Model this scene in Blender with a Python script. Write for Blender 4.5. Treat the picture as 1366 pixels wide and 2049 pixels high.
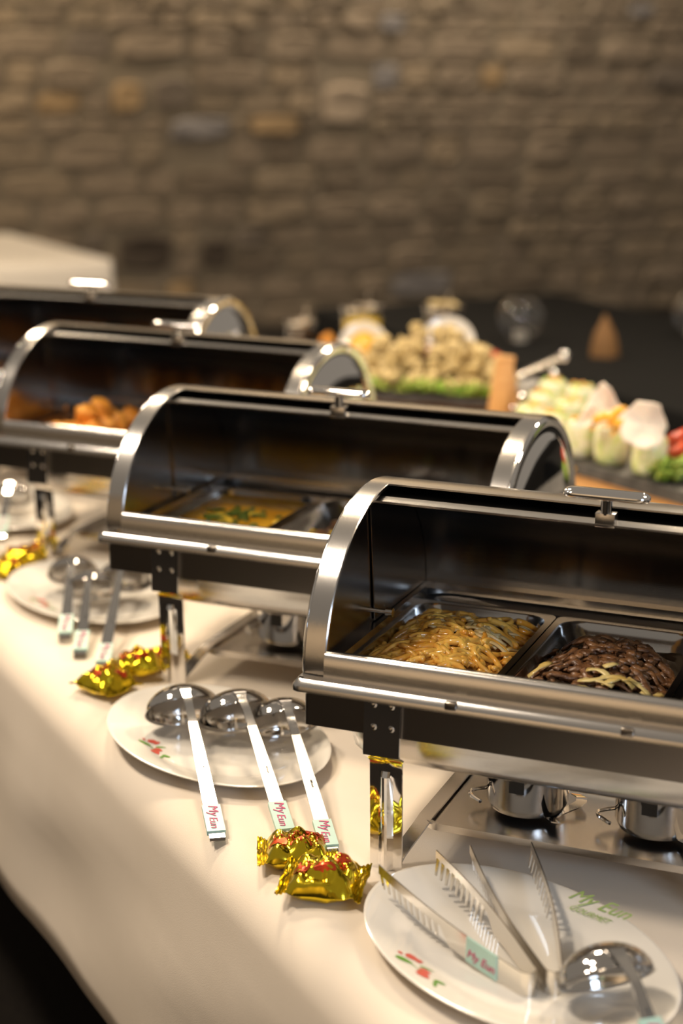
import bpy, bmesh, math, random
from mathutils import Vector, Matrix, noise
R = random.Random(7)
S = bpy.context.scene
for o in list(bpy.data.objects): bpy.data.objects.remove(o)
COL = S.collection
# ------------------------------------------------------------------ camera
CF = Vector((-0.35884, 0.89873, -0.25204)); CR = Vector((0.92795, 0.37262, 0.00755)); CU = Vector((-0.10070, 0.23117, 0.96769))
CP = Vector((0.65130, -1.52997, 0.81832)); FPX = 3443.4
cd = bpy.data.cameras.new('camera'); cam = bpy.data.objects.new('camera', cd); COL.objects.link(cam)
cam.matrix_world = Matrix(((CR.x, CU.x, -CF.x, CP.x), (CR.y, CU.y, -CF.y, CP.y), (CR.z, CU.z, -CF.z, CP.z), (0, 0, 0, 1)))
cd.sensor_fit = 'HORIZONTAL'; cd.sensor_width = 24.0; cd.lens = FPX / 1366 * 24.0
cd.clip_start = 0.05; cd.clip_end = 60
cd.dof.use_dof = True; cd.dof.focus_distance = 1.86; cd.dof.aperture_fstop = 2.6; cd.dof.aperture_blades = 0
S.camera = cam
# ------------------------------------------------------------------ world, lights, exposure
S.view_settings.view_transform = 'Standard'; S.view_settings.look = 'None'
S.view_settings.gamma = 1.0; S.view_settings.use_curve_mapping = False
S.view_settings.exposure = -0.15
w = bpy.data.worlds.new('world'); S.world = w; w.use_nodes = True
w.node_tree.nodes['Background'].inputs[0].default_value = (1.0, 0.86, 0.70, 1)
w.node_tree.nodes['Background'].inputs[1].default_value = 0.30
def area(name, loc, target, sx, sy, power, color, shape='RECTANGLE'):
    l = bpy.data.lights.new(name, 'AREA'); l.shape = shape; l.size = sx
    if shape in ('RECTANGLE', 'ELLIPSE'): l.size_y = sy
    l.energy = power; l.color = color
    o = bpy.data.objects.new(name, l); COL.objects.link(o); o.location = loc
    o.rotation_euler = (Vector(target) - Vector(loc)).to_track_quat('-Z', 'Y').to_euler()
    return o
WARM = (1.0, 0.80, 0.56)
area('ceiling_spot_light', (-0.75, 1.35, 1.95), (-0.1, 0.1, 0), .34, .34, 36, WARM, 'DISK')
area('ceiling_spot_light', (-2.1, 2.5, 2.0), (-1.0, 0.9, 0), .34, .34, 44, WARM, 'DISK')
area('ceiling_spot_light', (0.95, 1.1, 2.0), (0.2, 0.2, 0), .34, .34, 32, WARM, 'DISK')
area('ceiling_spot_light', (0.1, 3.3, 2.1), (-0.3, 1.9, 0), .30, .30, 52, WARM, 'DISK')
area('ceiling_panel_light', (-0.75, -0.45, 2.0), (-0.1, 0.1, 0), .40, .22, 30, (1.0, .84, .66))
area('ceiling_panel_light', (-1.5, 0.15, 2.0), (-0.9, 0.6, 0), .40, .22, 24, (1.0, .84, .66))
area('side_table_fill_light', (-2.6, 3.2, 1.9), (-3.3, 4.9, 0), .4, .4, 60, WARM)  # added fill, no known lamp: brightens the white side table
area('front_wall_fill_light', (-1.5, -4.5, 2.2), (-1.5, -7, 0.4), 1.5, .5, 180, WARM)  # added fill on the unseen front wall, brightening its reflection in the steel
area('wall_wash_light', (-5.6, 6.0, 2.5), (-6.2, 8.0, 1.0), 2.5, .3, 150, (1.0, .80, .54))
area('wall_wash_light', (-2.8, 8.2, 2.7), (-3.6, 10.0, 1.2), 2.5, .3, 125, (1.0, .84, .64))
area('window_light', (3.2, -2.6, 1.5), (0.2, 0.2, 0.1), 1.1, 1.3, 62, (.62, .78, 1.0))
# ------------------------------------------------------------------ helpers
def at(u, v, z=0.0):
    d = CF + CR * (u - 683) / FPX - CU * (v - 1024.5) / FPX
    return CP + d * ((z - CP.z) / d.z)
def nd(nt, t, **k):
    n = nt.nodes.new(t)
    for a, b in k.items(): setattr(n, a, b)
    return n
def mat(name, col, rough=.5, metal=0., col2=None, scale=20., bump=0., bscale=None, coat=0., trans=0., sss=0., ior=None, emit=0., detail=3., stretch=None, rnd=None, spec=None, c0=.35, c1=.65):
    m = bpy.data.materials.new(name); m.use_nodes = True; nt = m.node_tree; b = nt.nodes['Principled BSDF']
    I = b.inputs
    I['Base Color'].default_value = (*col, 1); I['Roughness'].default_value = rough; I['Metallic'].default_value = metal
    I['Coat Weight'].default_value = coat; I['Coat Roughness'].default_value = .05; I['Transmission Weight'].default_value = trans
    I['Subsurface Weight'].default_value = sss; I['Subsurface Scale'].default_value = .006
    if spec is not None: I['Specular IOR Level'].default_value = spec
    if ior: I['IOR'].default_value = ior
    if emit: I['Emission Color'].default_value = (*col, 1); I['Emission Strength'].default_value = emit
    tc = nd(nt, 'ShaderNodeTexCoord'); vec = tc.outputs['Object']
    if stretch:
        mp = nd(nt, 'ShaderNodeMapping'); mp.inputs['Scale'].default_value = stretch
        nt.links.new(vec, mp.inputs[0]); vec = mp.outputs[0]
    last = None
    if col2 is not None:
        n = nd(nt, 'ShaderNodeTexNoise'); n.inputs['Scale'].default_value = scale; n.inputs['Detail'].default_value = detail
        nt.links.new(vec, n.inputs['Vector'])
        r = nd(nt, 'ShaderNodeValToRGB'); r.color_ramp.elements[0].position = c0; r.color_ramp.elements[1].position = c1
        r.color_ramp.elements[0].color = (*col, 1); r.color_ramp.elements[1].color = (*col2, 1)
        nt.links.new(n.outputs['Fac'], r.inputs[0]); last = r.outputs[0]
    if rnd:
        oi = nd(nt, 'ShaderNodeObjectInfo'); r2 = nd(nt, 'ShaderNodeValToRGB'); e = r2.color_ramp.elements
        r2.color_ramp.interpolation = 'CONSTANT'
        for i, c in enumerate(rnd):
            el = e[i] if i < 2 else e.new(0.5)
            el.position = i / len(rnd); el.color = (*c, 1)
        nt.links.new(oi.outputs['Random'], r2.inputs[0])
        if last is None: last = r2.outputs[0]
        else:
            mx = nd(nt, 'ShaderNodeMix', data_type='RGBA', blend_type='MULTIPLY'); mx.inputs[0].default_value = 1
            nt.links.new(r2.outputs[0], mx.inputs[6]); nt.links.new(last, mx.inputs[7]); last = mx.outputs[2]
    if last is not None: nt.links.new(last, I['Base Color'])
    if bump:
        n = nd(nt, 'ShaderNodeTexNoise'); n.inputs['Scale'].default_value = bscale or scale; n.inputs['Detail'].default_value = 4
        nt.links.new(vec, n.inputs['Vector'])
        bp = nd(nt, 'ShaderNodeBump'); bp.inputs['Strength'].default_value = bump; bp.inputs['Distance'].default_value = .002
        nt.links.new(n.outputs['Fac'], bp.inputs['Height']); nt.links.new(bp.outputs[0], I['Normal'])
    return m
M = {}
M['steel'] = mat('brushed_steel', (.60, .58, .56), .20, 1., bump=.05, bscale=60, stretch=(1, 40, 40))
M['band'] = mat('satin_steel_band', (.56, .54, .52), .19, 1., bump=.06, bscale=40, stretch=(40, 3, 3))
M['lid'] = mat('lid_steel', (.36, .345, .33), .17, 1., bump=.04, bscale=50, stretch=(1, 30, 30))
M['chrome'] = mat('polished_steel', (.78, .77, .76), .06, 1.)
M['pan'] = mat('food_pan_steel', (.50, .50, .50), .14, 1.)
M['skirt'] = mat('dark_steel', (.24, .22, .205), .30, 1.)
M['black'] = mat('black_gap', (.01, .01, .01), .6)
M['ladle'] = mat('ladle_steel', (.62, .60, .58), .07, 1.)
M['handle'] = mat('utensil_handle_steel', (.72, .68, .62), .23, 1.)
M['ceramic'] = mat('white_ceramic', (.80, .76, .69), .12, coat=.5)
M['cloth'] = mat('cream_tablecloth', (.80, .71, .60), .85, col2=(.77, .68, .57), scale=6, bump=.15, bscale=900, spec=.2)
M['cloth2'] = mat('white_tablecloth', (.74, .68, .60), .85, spec=.2)
M['blackcloth'] = mat('black_tablecloth', (.008, .008, .008), .9, spec=.1)
M['red'] = mat('red_glaze', (.60, .10, .07), .3); M['green'] = mat('green_glaze', (.12, .30, .03), .3)
M['pink'] = mat('pink_print', (.55, .04, .16), .5); M['mint'] = mat('mint_label', (.40, .60, .53), .35)
M['palegreen'] = mat('pale_green_glaze', (.36, .50, .16), .3)
M['gold'] = mat('gold_foil', (.80, .60, .03), .16, 1., bump=.12, bscale=45)
M['goldred'] = mat('red_foil_print', (.62, .07, .02), .25, .7)
M['noodle'] = mat('fried_noodle', (.62, .25, .02), .25, col2=(.86, .50, .10), scale=38, coat=.4, sss=.1)
M['onion'] = mat('onion_strip', (.72, .56, .30), .3, col2=(.45, .30, .10), scale=30, coat=.3, sss=.15)
M['noodlebase'] = mat('noodle_sauce', (.22, .08, .012), .35, col2=(.35, .14, .02), scale=60)
M['beef'] = mat('braised_beef', (.075, .030, .012), .32, col2=(.26, .12, .045), scale=70, bump=.9, bscale=260, coat=.35)
M['cabbage'] = mat('stewed_cabbage', (.52, .33, .07), .25, col2=(.70, .55, .22), scale=40, coat=.4)
M['sauce'] = mat('dark_sauce', (.05, .022, .008), .12)
M['curry'] = mat('yellow_curry', (.68, .30, .012), .16, col2=(.84, .46, .03), scale=24, coat=.5)
M['currychunk'] = mat('yellow_vegetable', (.75, .50, .05), .25, coat=.4)
M['herb'] = mat('cooked_greens', (.05, .09, .012), .35, col2=(.14, .18, .03), scale=50)
M['crumb'] = mat('orange_fried_coating', (.72, .25, .02), .45, col2=(.84, .38, .06), scale=60, bump=1., bscale=160)
M['slate'] = mat('slate_stone', (.035, .033, .032), .55, col2=(.07, .065, .06), scale=40, bump=.6, bscale=60)
M['wood'] = mat('light_wood', (.55, .28, .09), .5, col2=(.66, .37, .14), scale=12, stretch=(1, 12, 12))
M['darkwood'] = mat('brown_wood', (.17, .10, .05), .5, col2=(.24, .15, .08), scale=12, stretch=(1, 12, 12))
M['lettuce'] = mat('green_lettuce', (.20, .36, .03), .4, col2=(.42, .52, .10), scale=25, sss=.1)
M['floret'] = mat('battered_floret', (.42, .30, .11), .55, col2=(.66, .52, .26), scale=50, bump=1., bscale=120)
M['rice'] = mat('rice_paper', (.72, .70, .52), .22, col2=(.55, .62, .26), scale=45, coat=.5, sss=.2, c0=.42, c1=.60)
M['rollfill'] = mat('roll_filling', (.75, .35, .08), .4, col2=(.35, .50, .10), scale=90, c0=.45, c1=.55)
M['cracker'] = mat('prawn_cracker', (.80, .72, .62), .6, bump=.8, bscale=90, sss=.2)
M['mango'] = mat('mango', (.85, .42, .03), .3, coat=.3)
M['shrimp'] = mat('red_pepper', (.42, .035, .012), .25, col2=(.62, .10, .03), scale=40, coat=.4)
M['purple'] = mat('purple_onion', (.30, .09, .16), .3, col2=(.45, .22, .26), scale=50)
M['ham'] = mat('sliced_ham', (.58, .24, .20), .35, col2=(.72, .42, .34), scale=30)
M['yellow'] = mat('yellow_sauce', (.85, .58, .02), .2)
M['glass'] = mat('clear_glass', (1, 1, 1), .02, trans=1., ior=1.45)
M['darkhandle'] = mat('black_handle', (.03, .03, .035), .3)
M['amber'] = mat('amber_napkin', (.22, .11, .035), .7)
M['floor'] = mat('dark_carpet', (.012, .010, .009), .95, col2=(.018, .015, .012), scale=80, spec=.1)
M['mortar'] = mat('lime_mortar', (.24, .195, .14), .95, col2=(.18, .145, .10), scale=3, bump=.8, bscale=30)
M['stone'] = mat('rubble_stone', (.70, .70, .70), .9, col2=(1, 1, 1), scale=9, bump=1., bscale=22,
                 rnd=[(.28, .215, .145), (.24, .185, .125), (.31, .235, .155), (.22, .17, .12), (.26, .20, .14), (.21, .17, .13), (.28, .20, .115), (.17, .13, .09), (.25, .20, .15)])
M['stonedark'] = mat('dark_stone', (.045, .033, .022), .9, col2=(.07, .05, .035), scale=9)
M['stoneblue'] = mat('bluegrey_stone', (.17, .155, .15), .9, col2=(.21, .19, .18), scale=9)
M['stoneochre'] = mat('ochre_stone', (.27, .18, .09), .9, col2=(.31, .21, .11), scale=9)
M['stonedim'] = mat('dim_stone', (.13, .10, .075), .9, col2=(.16, .13, .10), scale=9)
M['stonelight'] = mat('light_stone', (.29, .225, .16), .9, col2=(.33, .26, .19), scale=9)

class MB:
    def __init__(s): s.v = []; s.f = []
    def add(s, vs, fs, T=None):
        b = len(s.v)
        s.v += [tuple(T @ Vector(v)) if T else tuple(v) for v in vs]
        s.f += [tuple(b + i for i in f) for f in fs]
        return s
    def box(s, x0, x1, y0, y1, z0, z1, T=None, bev=0):
        if bev:
            bm = bmesh.new(); bmesh.ops.create_cube(bm, size=1)
            for v in bm.verts: v.co = Vector(((x0 + x1) / 2 + v.co.x * (x1 - x0), (y0 + y1) / 2 + v.co.y * (y1 - y0), (z0 + z1) / 2 + v.co.z * (z1 - z0)))
            bmesh.ops.bevel(bm, geom=bm.edges[:], offset=bev, segments=2, affect='EDGES', profile=.5)
            bm.verts.index_update()
            s.add([v.co[:] for v in bm.verts], [[v.index for v in f.verts] for f in bm.faces], T); bm.free(); return s
        vs = [(x, y, z) for z in (z0, z1) for y in (y0, y1) for x in (x0, x1)]
        return s.add(vs, [(0, 2, 3, 1), (4, 5, 7, 6), (0, 1, 5, 4), (2, 6, 7, 3), (0, 4, 6, 2), (1, 3, 7, 5)], T)
    def loft(s, rings, ring_closed=True, path_closed=False, caps=(False, False), T=None):
        n = len(rings[0]); vs = [p for r in rings for p in r]; fs = []
        m = len(rings)
        for i in range(m if path_closed else m - 1):
            j = (i + 1) % m
            for k in range(n if ring_closed else n - 1):
                l = (k + 1) % n
                fs.append((i * n + k, i * n + l, j * n + l, j * n + k))
        if caps[0]: fs.append(tuple(reversed(range(n))))
        if caps[1]: fs.append(tuple((m - 1) * n + k for k in range(n)))
        return s.add(vs, fs, T)
    def lathe(s, prof, n=32, sx=1, sy=1, T=None, caps=(False, False)):
        return s.loft([[(r * sx * math.cos(2 * math.pi * k / n), r * sy * math.sin(2 * math.pi * k / n), z) for k in range(n)] for r, z in prof], caps=caps, T=T)
    def tube(s, pts, r, n=8, T=None, flat=1., up=None):
        pts = [Vector(p) for p in pts]; rings = []
        for i, p in enumerate(pts):
            t = (pts[min(i + 1, len(pts) - 1)] - pts[max(i - 1, 0)]).normalized()
            u = Vector(up) if up else (Vector((0, 0, 1)) if abs(t.z) < .9 else Vector((1, 0, 0)))
            a = t.cross(u).normalized(); b = a.cross(t)
            rr = r[i] if isinstance(r, (list, tuple)) else r
            rings.append([tuple(p + a * math.cos(2 * math.pi * k / n) * rr + b * math.sin(2 * math.pi * k / n) * rr * flat) for k in range(n)])
        return s.loft(rings, caps=(True, True), T=T)
    def strip(s, pts, wv, tv, T=None):
        # rectangular section: wv(i) half width vector, tv(i) half thickness vector
        rings = []
        for i, p in enumerate(pts):
            p = Vector(p); a = Vector(wv(i)); b = Vector(tv(i))
            rings.append([tuple(p - a - b), tuple(p + a - b), tuple(p + a + b), tuple(p - a + b)])
        return s.loft(rings, caps=(True, True), T=T)
    def obj(s, name, m, parent=None, smooth=True, solid=0, ang=40, loc=None, rot=None):
        me = bpy.data.meshes.new(name); me.from_pydata(s.v, [], s.f)
        bm = bmesh.new(); bm.from_mesh(me); bmesh.ops.recalc_face_normals(bm, faces=bm.faces)
        if smooth:
            for f in bm.faces: f.smooth = True
            for e in bm.edges:
                if len(e.link_faces) == 2 and e.calc_face_angle(0) > math.radians(ang): e.smooth = False
        bm.to_mesh(me); bm.free()
        me.materials.append(m)
        o = bpy.data.objects.new(name, me); COL.objects.link(o); o.parent = parent
        if solid:
            md = o.modifiers.new('thickness', 'SOLIDIFY'); md.thickness = solid; md.offset = 0
        if loc is not None: o.location = loc
        if rot is not None: o.rotation_euler = rot
        return o
def rrect(x0, x1, y0, y1, r, z, n=5):
    out = []
    for cx, cy, a0 in ((x1 - r, y1 - r, 0), (x0 + r, y1 - r, 90), (x0 + r, y0 + r, 180), (x1 - r, y0 + r, 270)):
        for k in range(n + 1):
            a = math.radians(a0 + 90 * k / n); out.append((cx + r * math.cos(a), cy + r * math.sin(a), z))
    return out
def tag(o, label=None, cat=None, group=None, kind=None):
    if label: o['label'] = label
    if cat: o['category'] = cat
    if group: o['group'] = group
    if kind: o['kind'] = kind
    return o
def empty(name, loc=(0, 0, 0), rz=0., rot=None):
    o = bpy.data.objects.new(name, None); o.empty_display_size = .05; COL.objects.link(o); o.location = loc
    o.rotation_euler = rot or (0, 0, rz); return o
def copy_tree(o, parent=None):
    c = o.copy(); COL.objects.link(c); c.parent = parent
    for ch in o.children: copy_tree(ch, c)
    return c
def blob(rad, sub=2, amp=.25, freq=40., seed=0., squash=(1, 1, 1)):
    bm = bmesh.new(); bmesh.ops.create_icosphere(bm, subdivisions=sub, radius=1)
    bm.verts.index_update(); vs = []
    for v in bm.verts:
        d = v.co.normalized(); k = 1 + amp * noise.noise(d * (rad * freq) + Vector((seed, seed * 2.3, 0)))
        vs.append((d.x * rad * k * squash[0], d.y * rad * k * squash[1], d.z * rad * k * squash[2]))
    fs = [[v.index for v in f.verts] for f in bm.faces]; bm.free(); return vs, fs
def text_mesh(txt, size, m, parent, T, shear=.3, ext=.0002, name='lettering'):
    cu = bpy.data.curves.new(name, 'FONT'); cu.body = txt; cu.size = size; cu.shear = shear; cu.extrude = ext
    cu.align_x = 'CENTER'; cu.align_y = 'CENTER'
    t = bpy.data.objects.new('tmp', cu); me = bpy.data.meshes.new_from_object(t); bpy.data.objects.remove(t)
    me.transform(T); me.materials.append(m); me.name = name
    o = bpy.data.objects.new(name, me); COL.objects.link(o); o.parent = parent; return o

# ------------------------------------------------------------------ setting: floor, stone wall, side walls
FZ = -0.75
tag(MB().box(-14, 8, -7, 16, FZ - .1, FZ).obj('floor', M['floor'], smooth=False), kind='structure')
WA = Vector((-7.2, 4.75, FZ)); WB = Vector((1.6, 13.0, FZ))      # base line of the stone wall
wd = (WB - WA).normalized(); wn = Vector((wd.y, -wd.x, 0)); L = (WB - WA).length
Tw = Matrix(((wd.x, -wn.x, 0, WA.x), (wd.y, -wn.y, 0, WA.y), (0, 0, 1, FZ), (0, 0, 0, 1)))     # local: x along, -y towards the room
wall = MB().box(0, L, .02, .3, 0, 3.4).obj('wall_back', M['mortar'], smooth=False)
wall.matrix_world = Tw; tag(wall, kind='structure')
tag(MB().box(-14, 8, -7.2, -7, FZ, 3.0).obj('wall_front', mat('plaster', (.45, .38, .30), .9), smooth=False), kind='structure')
# visible span of the wall in its own x
def wall_x(u, v):
    d = CF + CR * (u - 683) / FPX - CU * (v - 1024.5) / FPX
    t = (WA - CP).dot(wn) / d.dot(wn); p = CP + d * t
    return (p - WA).dot(wd), p.z - FZ
xa, ztop = wall_x(0, 0); xb, zt2 = wall_x(1366, 0)
xa -= .25; xb += .45; ztop = max(ztop, zt2) + .15
stone_meshes = []
for k in range(10):
    # unit stone: rough outlined block, pillowed face
    n = 14; out = []
    for i in range(n):
        a = 2 * math.pi * i / n + .3
        c, s_ = math.cos(a), math.sin(a)
        q = .5 / max(abs(c), abs(s_)) if True else .5
        q = q * .86 + .5 * .12
        out.append((c * q * R.uniform(.88, 1.03), s_ * q * R.uniform(.88, 1.03)))
    m = MB()
    m.loft([[(x, .0, z) for x, z in out], [(x, -.6 - R.uniform(-.1, .1), z) for x, z in out], [(x * .90, -1 + R.uniform(-.25, .25), z * .84) for x, z in out]], caps=(False, True))
    me = bpy.data.meshes.new('stone'); me.from_pydata(m.v, [], m.f)
    bm = bmesh.new(); bm.from_mesh(me); bmesh.ops.recalc_face_normals(bm, faces=bm.faces); bm.to_mesh(me); bm.free()
    for p_ in me.polygons: p_.use_smooth = False
    me.materials.append(M['stone']); stone_meshes.append(me)
special = [(*wall_x(u_, v_), w_, h_, k_) for u_, v_, w_, h_, k_ in ((290, 505, .36, .24, 'stonedark'), (432, 505, .20, .20, 'stonedark'), (400, 258, .40, .15, 'stoneblue'), (255, 195, .20, .20, 'stoneochre'), (550, 252, .33, .13, 'stoneochre'), (345, 185, .26, .20, 'stonedim'), (690, 210, .34, .27, 'stonelight'))]
z = .0; ns = 0
while z < ztop:
    h = R.choice([.085, .12, .14, .17, .19])
    x = xa - R.uniform(0, .3)
    while x < xb and ns < 299:
        wdt = min(.62, h * R.uniform(1.0, 2.8)); 
        if h < .1: wdt *= 1.3
        cx, cz = x + wdt / 2, z + h / 2
        if any(abs(q[0] - cx) < (wdt + q[2]) / 2 - .012 and abs(q[1] - cz) < (h + q[3]) / 2 - .012 for q in special):
            # fill what the special stone leaves free of this cell
            x += .02; cx = x
            if any(abs(q[0] - cx) < q[2] / 2 and abs(q[1] - cz) < (h + q[3]) / 2 - .012 for q in special): continue
            nx_ = min([q[0] - q[2] / 2 - x + .02 for q in special if q[0] > x and abs(q[1] - cz) < (h + q[3]) / 2 - .012] + [9])
            if nx_ < .06: continue
            x -= .02; wdt = min(wdt, nx_); cx = x + wdt / 2
        o = bpy.data.objects.new('stone', R.choice(stone_meshes)); COL.objects.link(o); o.parent = wall
        o.location = (cx, .02, cz); g = R.uniform(.014, .03)
        o.scale = (wdt - g, R.uniform(.010, .034), h - g); o.rotation_euler = (0, R.uniform(-.03, .03), 0)
        if R.random() < .06:
            o.material_slots[0].link = 'OBJECT'; o.material_slots[0].material = M[R.choice(['stoneblue', 'stoneochre', 'stonedim'])]
        x += wdt; ns += 1
    z += h
for q in special:
    o = bpy.data.objects.new('stone', R.choice(stone_meshes)); COL.objects.link(o); o.parent = wall
    o.location = (q[0], .02, q[1]); o.scale = (q[2] - .02, .03, q[3] - .02)
    o.material_slots[0].link = 'OBJECT'; o.material_slots[0].material = M[q[4]]
# ------------------------------------------------------------------ buffet table and its cloth
ed = Vector((.759, -.651, 0)); en = Vector((-.651, -.759, 0))      # along the front edge / outward
E0 = en * .0846
def tp(s, t, z=0.): return ed * s - en * t + E0 + Vector((0, 0, z))      # t metres in from the front edge
bt = empty('buffet_table', tp(0, .8, FZ), math.atan2(ed.y, ed.x))
TL0, TL1, TD = -3.1, 1.5, 1.72
MB().box(TL0 + .01, TL1 - .01, -.8 + .05, TD - .8 - .02, -FZ - .035, -FZ - .0035).obj('tabletop', M['darkwood'], bt, smooth=False)
for sx in (TL0 + .15, -.8, TL1 - .15):
    for sy in (-.62, TD - .8 - .12):
        MB().box(sx - .025, sx + .025, sy - .025, sy + .025, 0, -FZ - .035, bev=.004).obj('leg', M['darkwood'], bt)
tag(bt, 'dark wooden buffet table hidden under the cream tablecloth', 'table')
# cloth
m = MB(); rings = []
prof = []
for k in range(9):
    a = math.radians(90 * k / 8); prof.append((.055 - .055 * math.sin(a) , -.055 + .055 * math.cos(a)))
ns_ = 150
for i in range(ns_ + 1):
    s_ = TL0 + (TL1 - TL0) * i / ns_
    wob = lambda f, ph=0: noise.noise(Vector((s_ * f, ph, 3.1)))
    ring = [tp(s_, TD + .03, -.3), tp(s_, TD + .02, -.02), tp(s_, TD, 0)] + [tp(s_, TD - (TD - .055) * q / 6, 0) for q in range(1, 6)]
    ring += [tp(s_, t, z_ - .0) for t, z_ in prof]
    zb = -.335
    for q in range(1, 11):
        f = q / 10
        out = -.004 - .02 * f + (.020 * wob(1.6) + .010 * wob(5., 5.)) * math.sin(f * 2.4) + .012 * noise.noise(Vector((s_ * 3 + f * 2.0, f * 2, 9)))*min(1,f*3)
        ring.append(tp(s_, out, -.055 + (zb + .055) * f))
    rings.append([tuple(p) for p in ring])
m.loft(rings, ring_closed=False)
tcl = m.obj('tablecloth', M['cloth'], solid=.0016, ang=80)
tag(tcl, 'cream tablecloth draped over the buffet table under the chafing dishes', 'tablecloth')

# ------------------------------------------------------------------ chafing dish
W, RY, RZ, HR = .5415, .1856, .1612, .2155
YD = 2 * RY
def arc(th, x, dr=0.):
    t = math.radians(th); return (x, RY - (RY - dr) * math.cos(t), HR + (RZ - dr) * math.sin(t))
def make_chafer():
    root = empty('chafing_dish')
    # rail around the rim
    path = rrect(-.007, W + .007, -.022, YD + .022, .012, 0, 5); sec = [(0, -.0130), (.003, -.0145), (.022, -.0145), (.022, -.001), (.0065, -.0005), (.0050, -.0014), (.0012, -.0062), (.0002, -.0085)]
    n = len(path); rings = []
    cx, cy = W / 2, YD / 2
    for i in range(n):
        p = Vector(path[i]); t = (Vector(path[(i + 1) % n]) - Vector(path[i - 1])).normalized(); inn = Vector((-t.y, t.x, 0))
        rings.append([tuple(p + inn * a + Vector((0, 0, HR + b))) for a, b in sec])
    MB().loft(rings, path_closed=True).obj('rim_rail', M['steel'], root, ang=30)
    for k in range(3):
        x = .165 + .175 * k * 1.0
        MB().box(x - .006, x + .006, -.0225, -.012, HR - .0090, HR - .001, bev=.001).obj('rail_clip', M['skirt'], root)
    # skirt under the rail
    m = MB()
    o_ = [rrect(.0, W, .0, YD, .006, z_) for z_ in (HR - .013, HR - .056)]
    i_ = [rrect(.002, W - .002, .002, YD - .002, .005, z_) for z_ in (HR - .056, HR - .013)]
    m.loft(o_ + i_); m.obj('skirt', M['skirt'], root)
    # water pan: deep rounded box
    rings = [rrect(.010, W - .010, .010, YD - .010, .03, HR - .006)]
    for dz, ins in ((.055, .026), (.075, .030), (.090, .033), (.098, .038), (.103, .046), (.1055, .06)):
        rings.append(rrect(ins, W - ins, ins, YD - ins, .035, HR - dz))
    MB().loft(rings, caps=(False, True)).obj('water_pan', M['steel'], root, ang=60)
    # deck around the food pans
    m = MB(); m.loft([rrect(.002, W - .002, .0, YD, .004, HR - .013), rrect(.008, W - .008, .014, YD - .045, .01, HR - .013), rrect(.010, W - .010, .016, YD - .047, .01, HR - .03)])
    m.obj('deck', M['skirt'], root)
    # front lip
    MB().loft([[(x_, -.004, HR - .002), (x_, -.0034, HR + .010), (x_, -.0018, HR + .0205), (x_, .0008, HR + .0238), (x_, .0045, HR + .0248), (x_, .0085, HR + .0245), (x_, .0085, HR + .0230), (x_, .0025, HR + .021), (x_, .0, HR - .002)] for x_ in (.0235, W - .0235)], caps=(True, True)).obj('front_lip', M['steel'], root, ang=60)
    # arch bands and domed end caps
    for side in (0, 1):
        xx = (lambda q: q) if side == 0 else (lambda q: W - q)
        rings = []
        for k in range(49):
            th = 180 * k / 48
            rings.append([arc(th, xx(0.0), .0008), arc(th, xx(.0012), 0), arc(th, xx(.0228), 0), arc(th, xx(.024), .0008), arc(th, xx(.024), .0045), arc(th, xx(.0226), .0045), arc(th, xx(.0226), .0022), arc(th, xx(0), .0022)])
        MB().loft(rings, caps=(True, True)).obj('arch_band', M['band'], root, ang=18)
        rings = []
        for f, dx in ((1., 0), (.97, -.0035), (.93, -.0015), (.88, -.0005), (.85, -.003), (.8, -.006), (.65, -.010), (.45, -.0135), (.2, -.0155), (.0, -.016)):
            rings.append([(xx(dx), RY - RY * .996 * f * math.cos(math.radians(180 * k / 40)), HR + RZ * .994 * f * math.sin(math.radians(180 * k / 40))) for k in range(41)])
        MB().loft(rings, ring_closed=False).obj('end_cap', M['chrome'], root, solid=.0012, ang=50)
        x_, x2_ = xx(.0035), xx(.0050)
        a = [(x_, RY, HR - .001)] + [arc(180 * k / 40, x_, .0024) for k in range(41)]; b = [(x2_, q[1], q[2]) for q in a]; nn = len(a)
        MB().add(a + b, [tuple(range(nn)), tuple(reversed(range(nn, 2 * nn)))] + [(i, (i + 1) % nn, nn + (i + 1) % nn, nn + i) for i in range(nn)]).obj('inner_end_panel', M['lid'], root, smooth=False)
    # fixed rear shell
    rings = []
    for k in range(33):
        th = 88 + 92 * k / 32
        rings.append([arc(th, .0235, .0), arc(th, W - .0235, .0), arc(th, W - .0235, .0018), arc(th, .0235, .0018)])
    MB().loft(rings, caps=(True, True)).obj('rear_shell', M['steel'], root, ang=35)
    # rolled back lid with its end sectors
    lid = None; rings = []
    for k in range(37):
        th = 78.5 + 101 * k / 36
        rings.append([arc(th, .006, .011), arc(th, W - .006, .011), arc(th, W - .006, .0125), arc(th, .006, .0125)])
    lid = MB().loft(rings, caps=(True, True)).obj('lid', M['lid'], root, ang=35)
    m = MB()
    m.loft([[arc(th, .006, .0085), arc(th, W - .006, .0085), arc(th, W - .006, .0105), arc(th, .006, .0105)] for th in (77.6, 80, 82.3)], caps=(True, True))
    m.obj('lid_edge', M['steel'], lid, smooth=False)
    m = MB(); m.box(.006, W - .006, YD - .030, YD - .012, HR - .004, HR + .004); m.obj('rear_ledge', M['steel'], root, smooth=False)
    for side in (0, 1):
        x = .0065 if side == 0 else W - .0065; s2 = .0012 if side == 0 else -.0012
        a = [(x, RY, HR + .001)] + [arc(84 + 96 * k / 24, x, .014) for k in range(25)]
        b = [(x + s2, q[1], q[2]) for q in a]
        nn = len(a); m = MB(); m.add(a + b, [tuple(range(nn)), tuple(reversed(range(nn, 2 * nn)))] + [(i, (i + 1) % nn, nn + (i + 1) % nn, nn + i) for i in range(nn)])
        m.obj('lid_end', M['lid'], lid, smooth=False)
        T = Matrix.Translation((x - s2 * 3, RY - .004, HR + .012)) @ Matrix.Rotation(math.radians(90), 4, 'Y')
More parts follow.
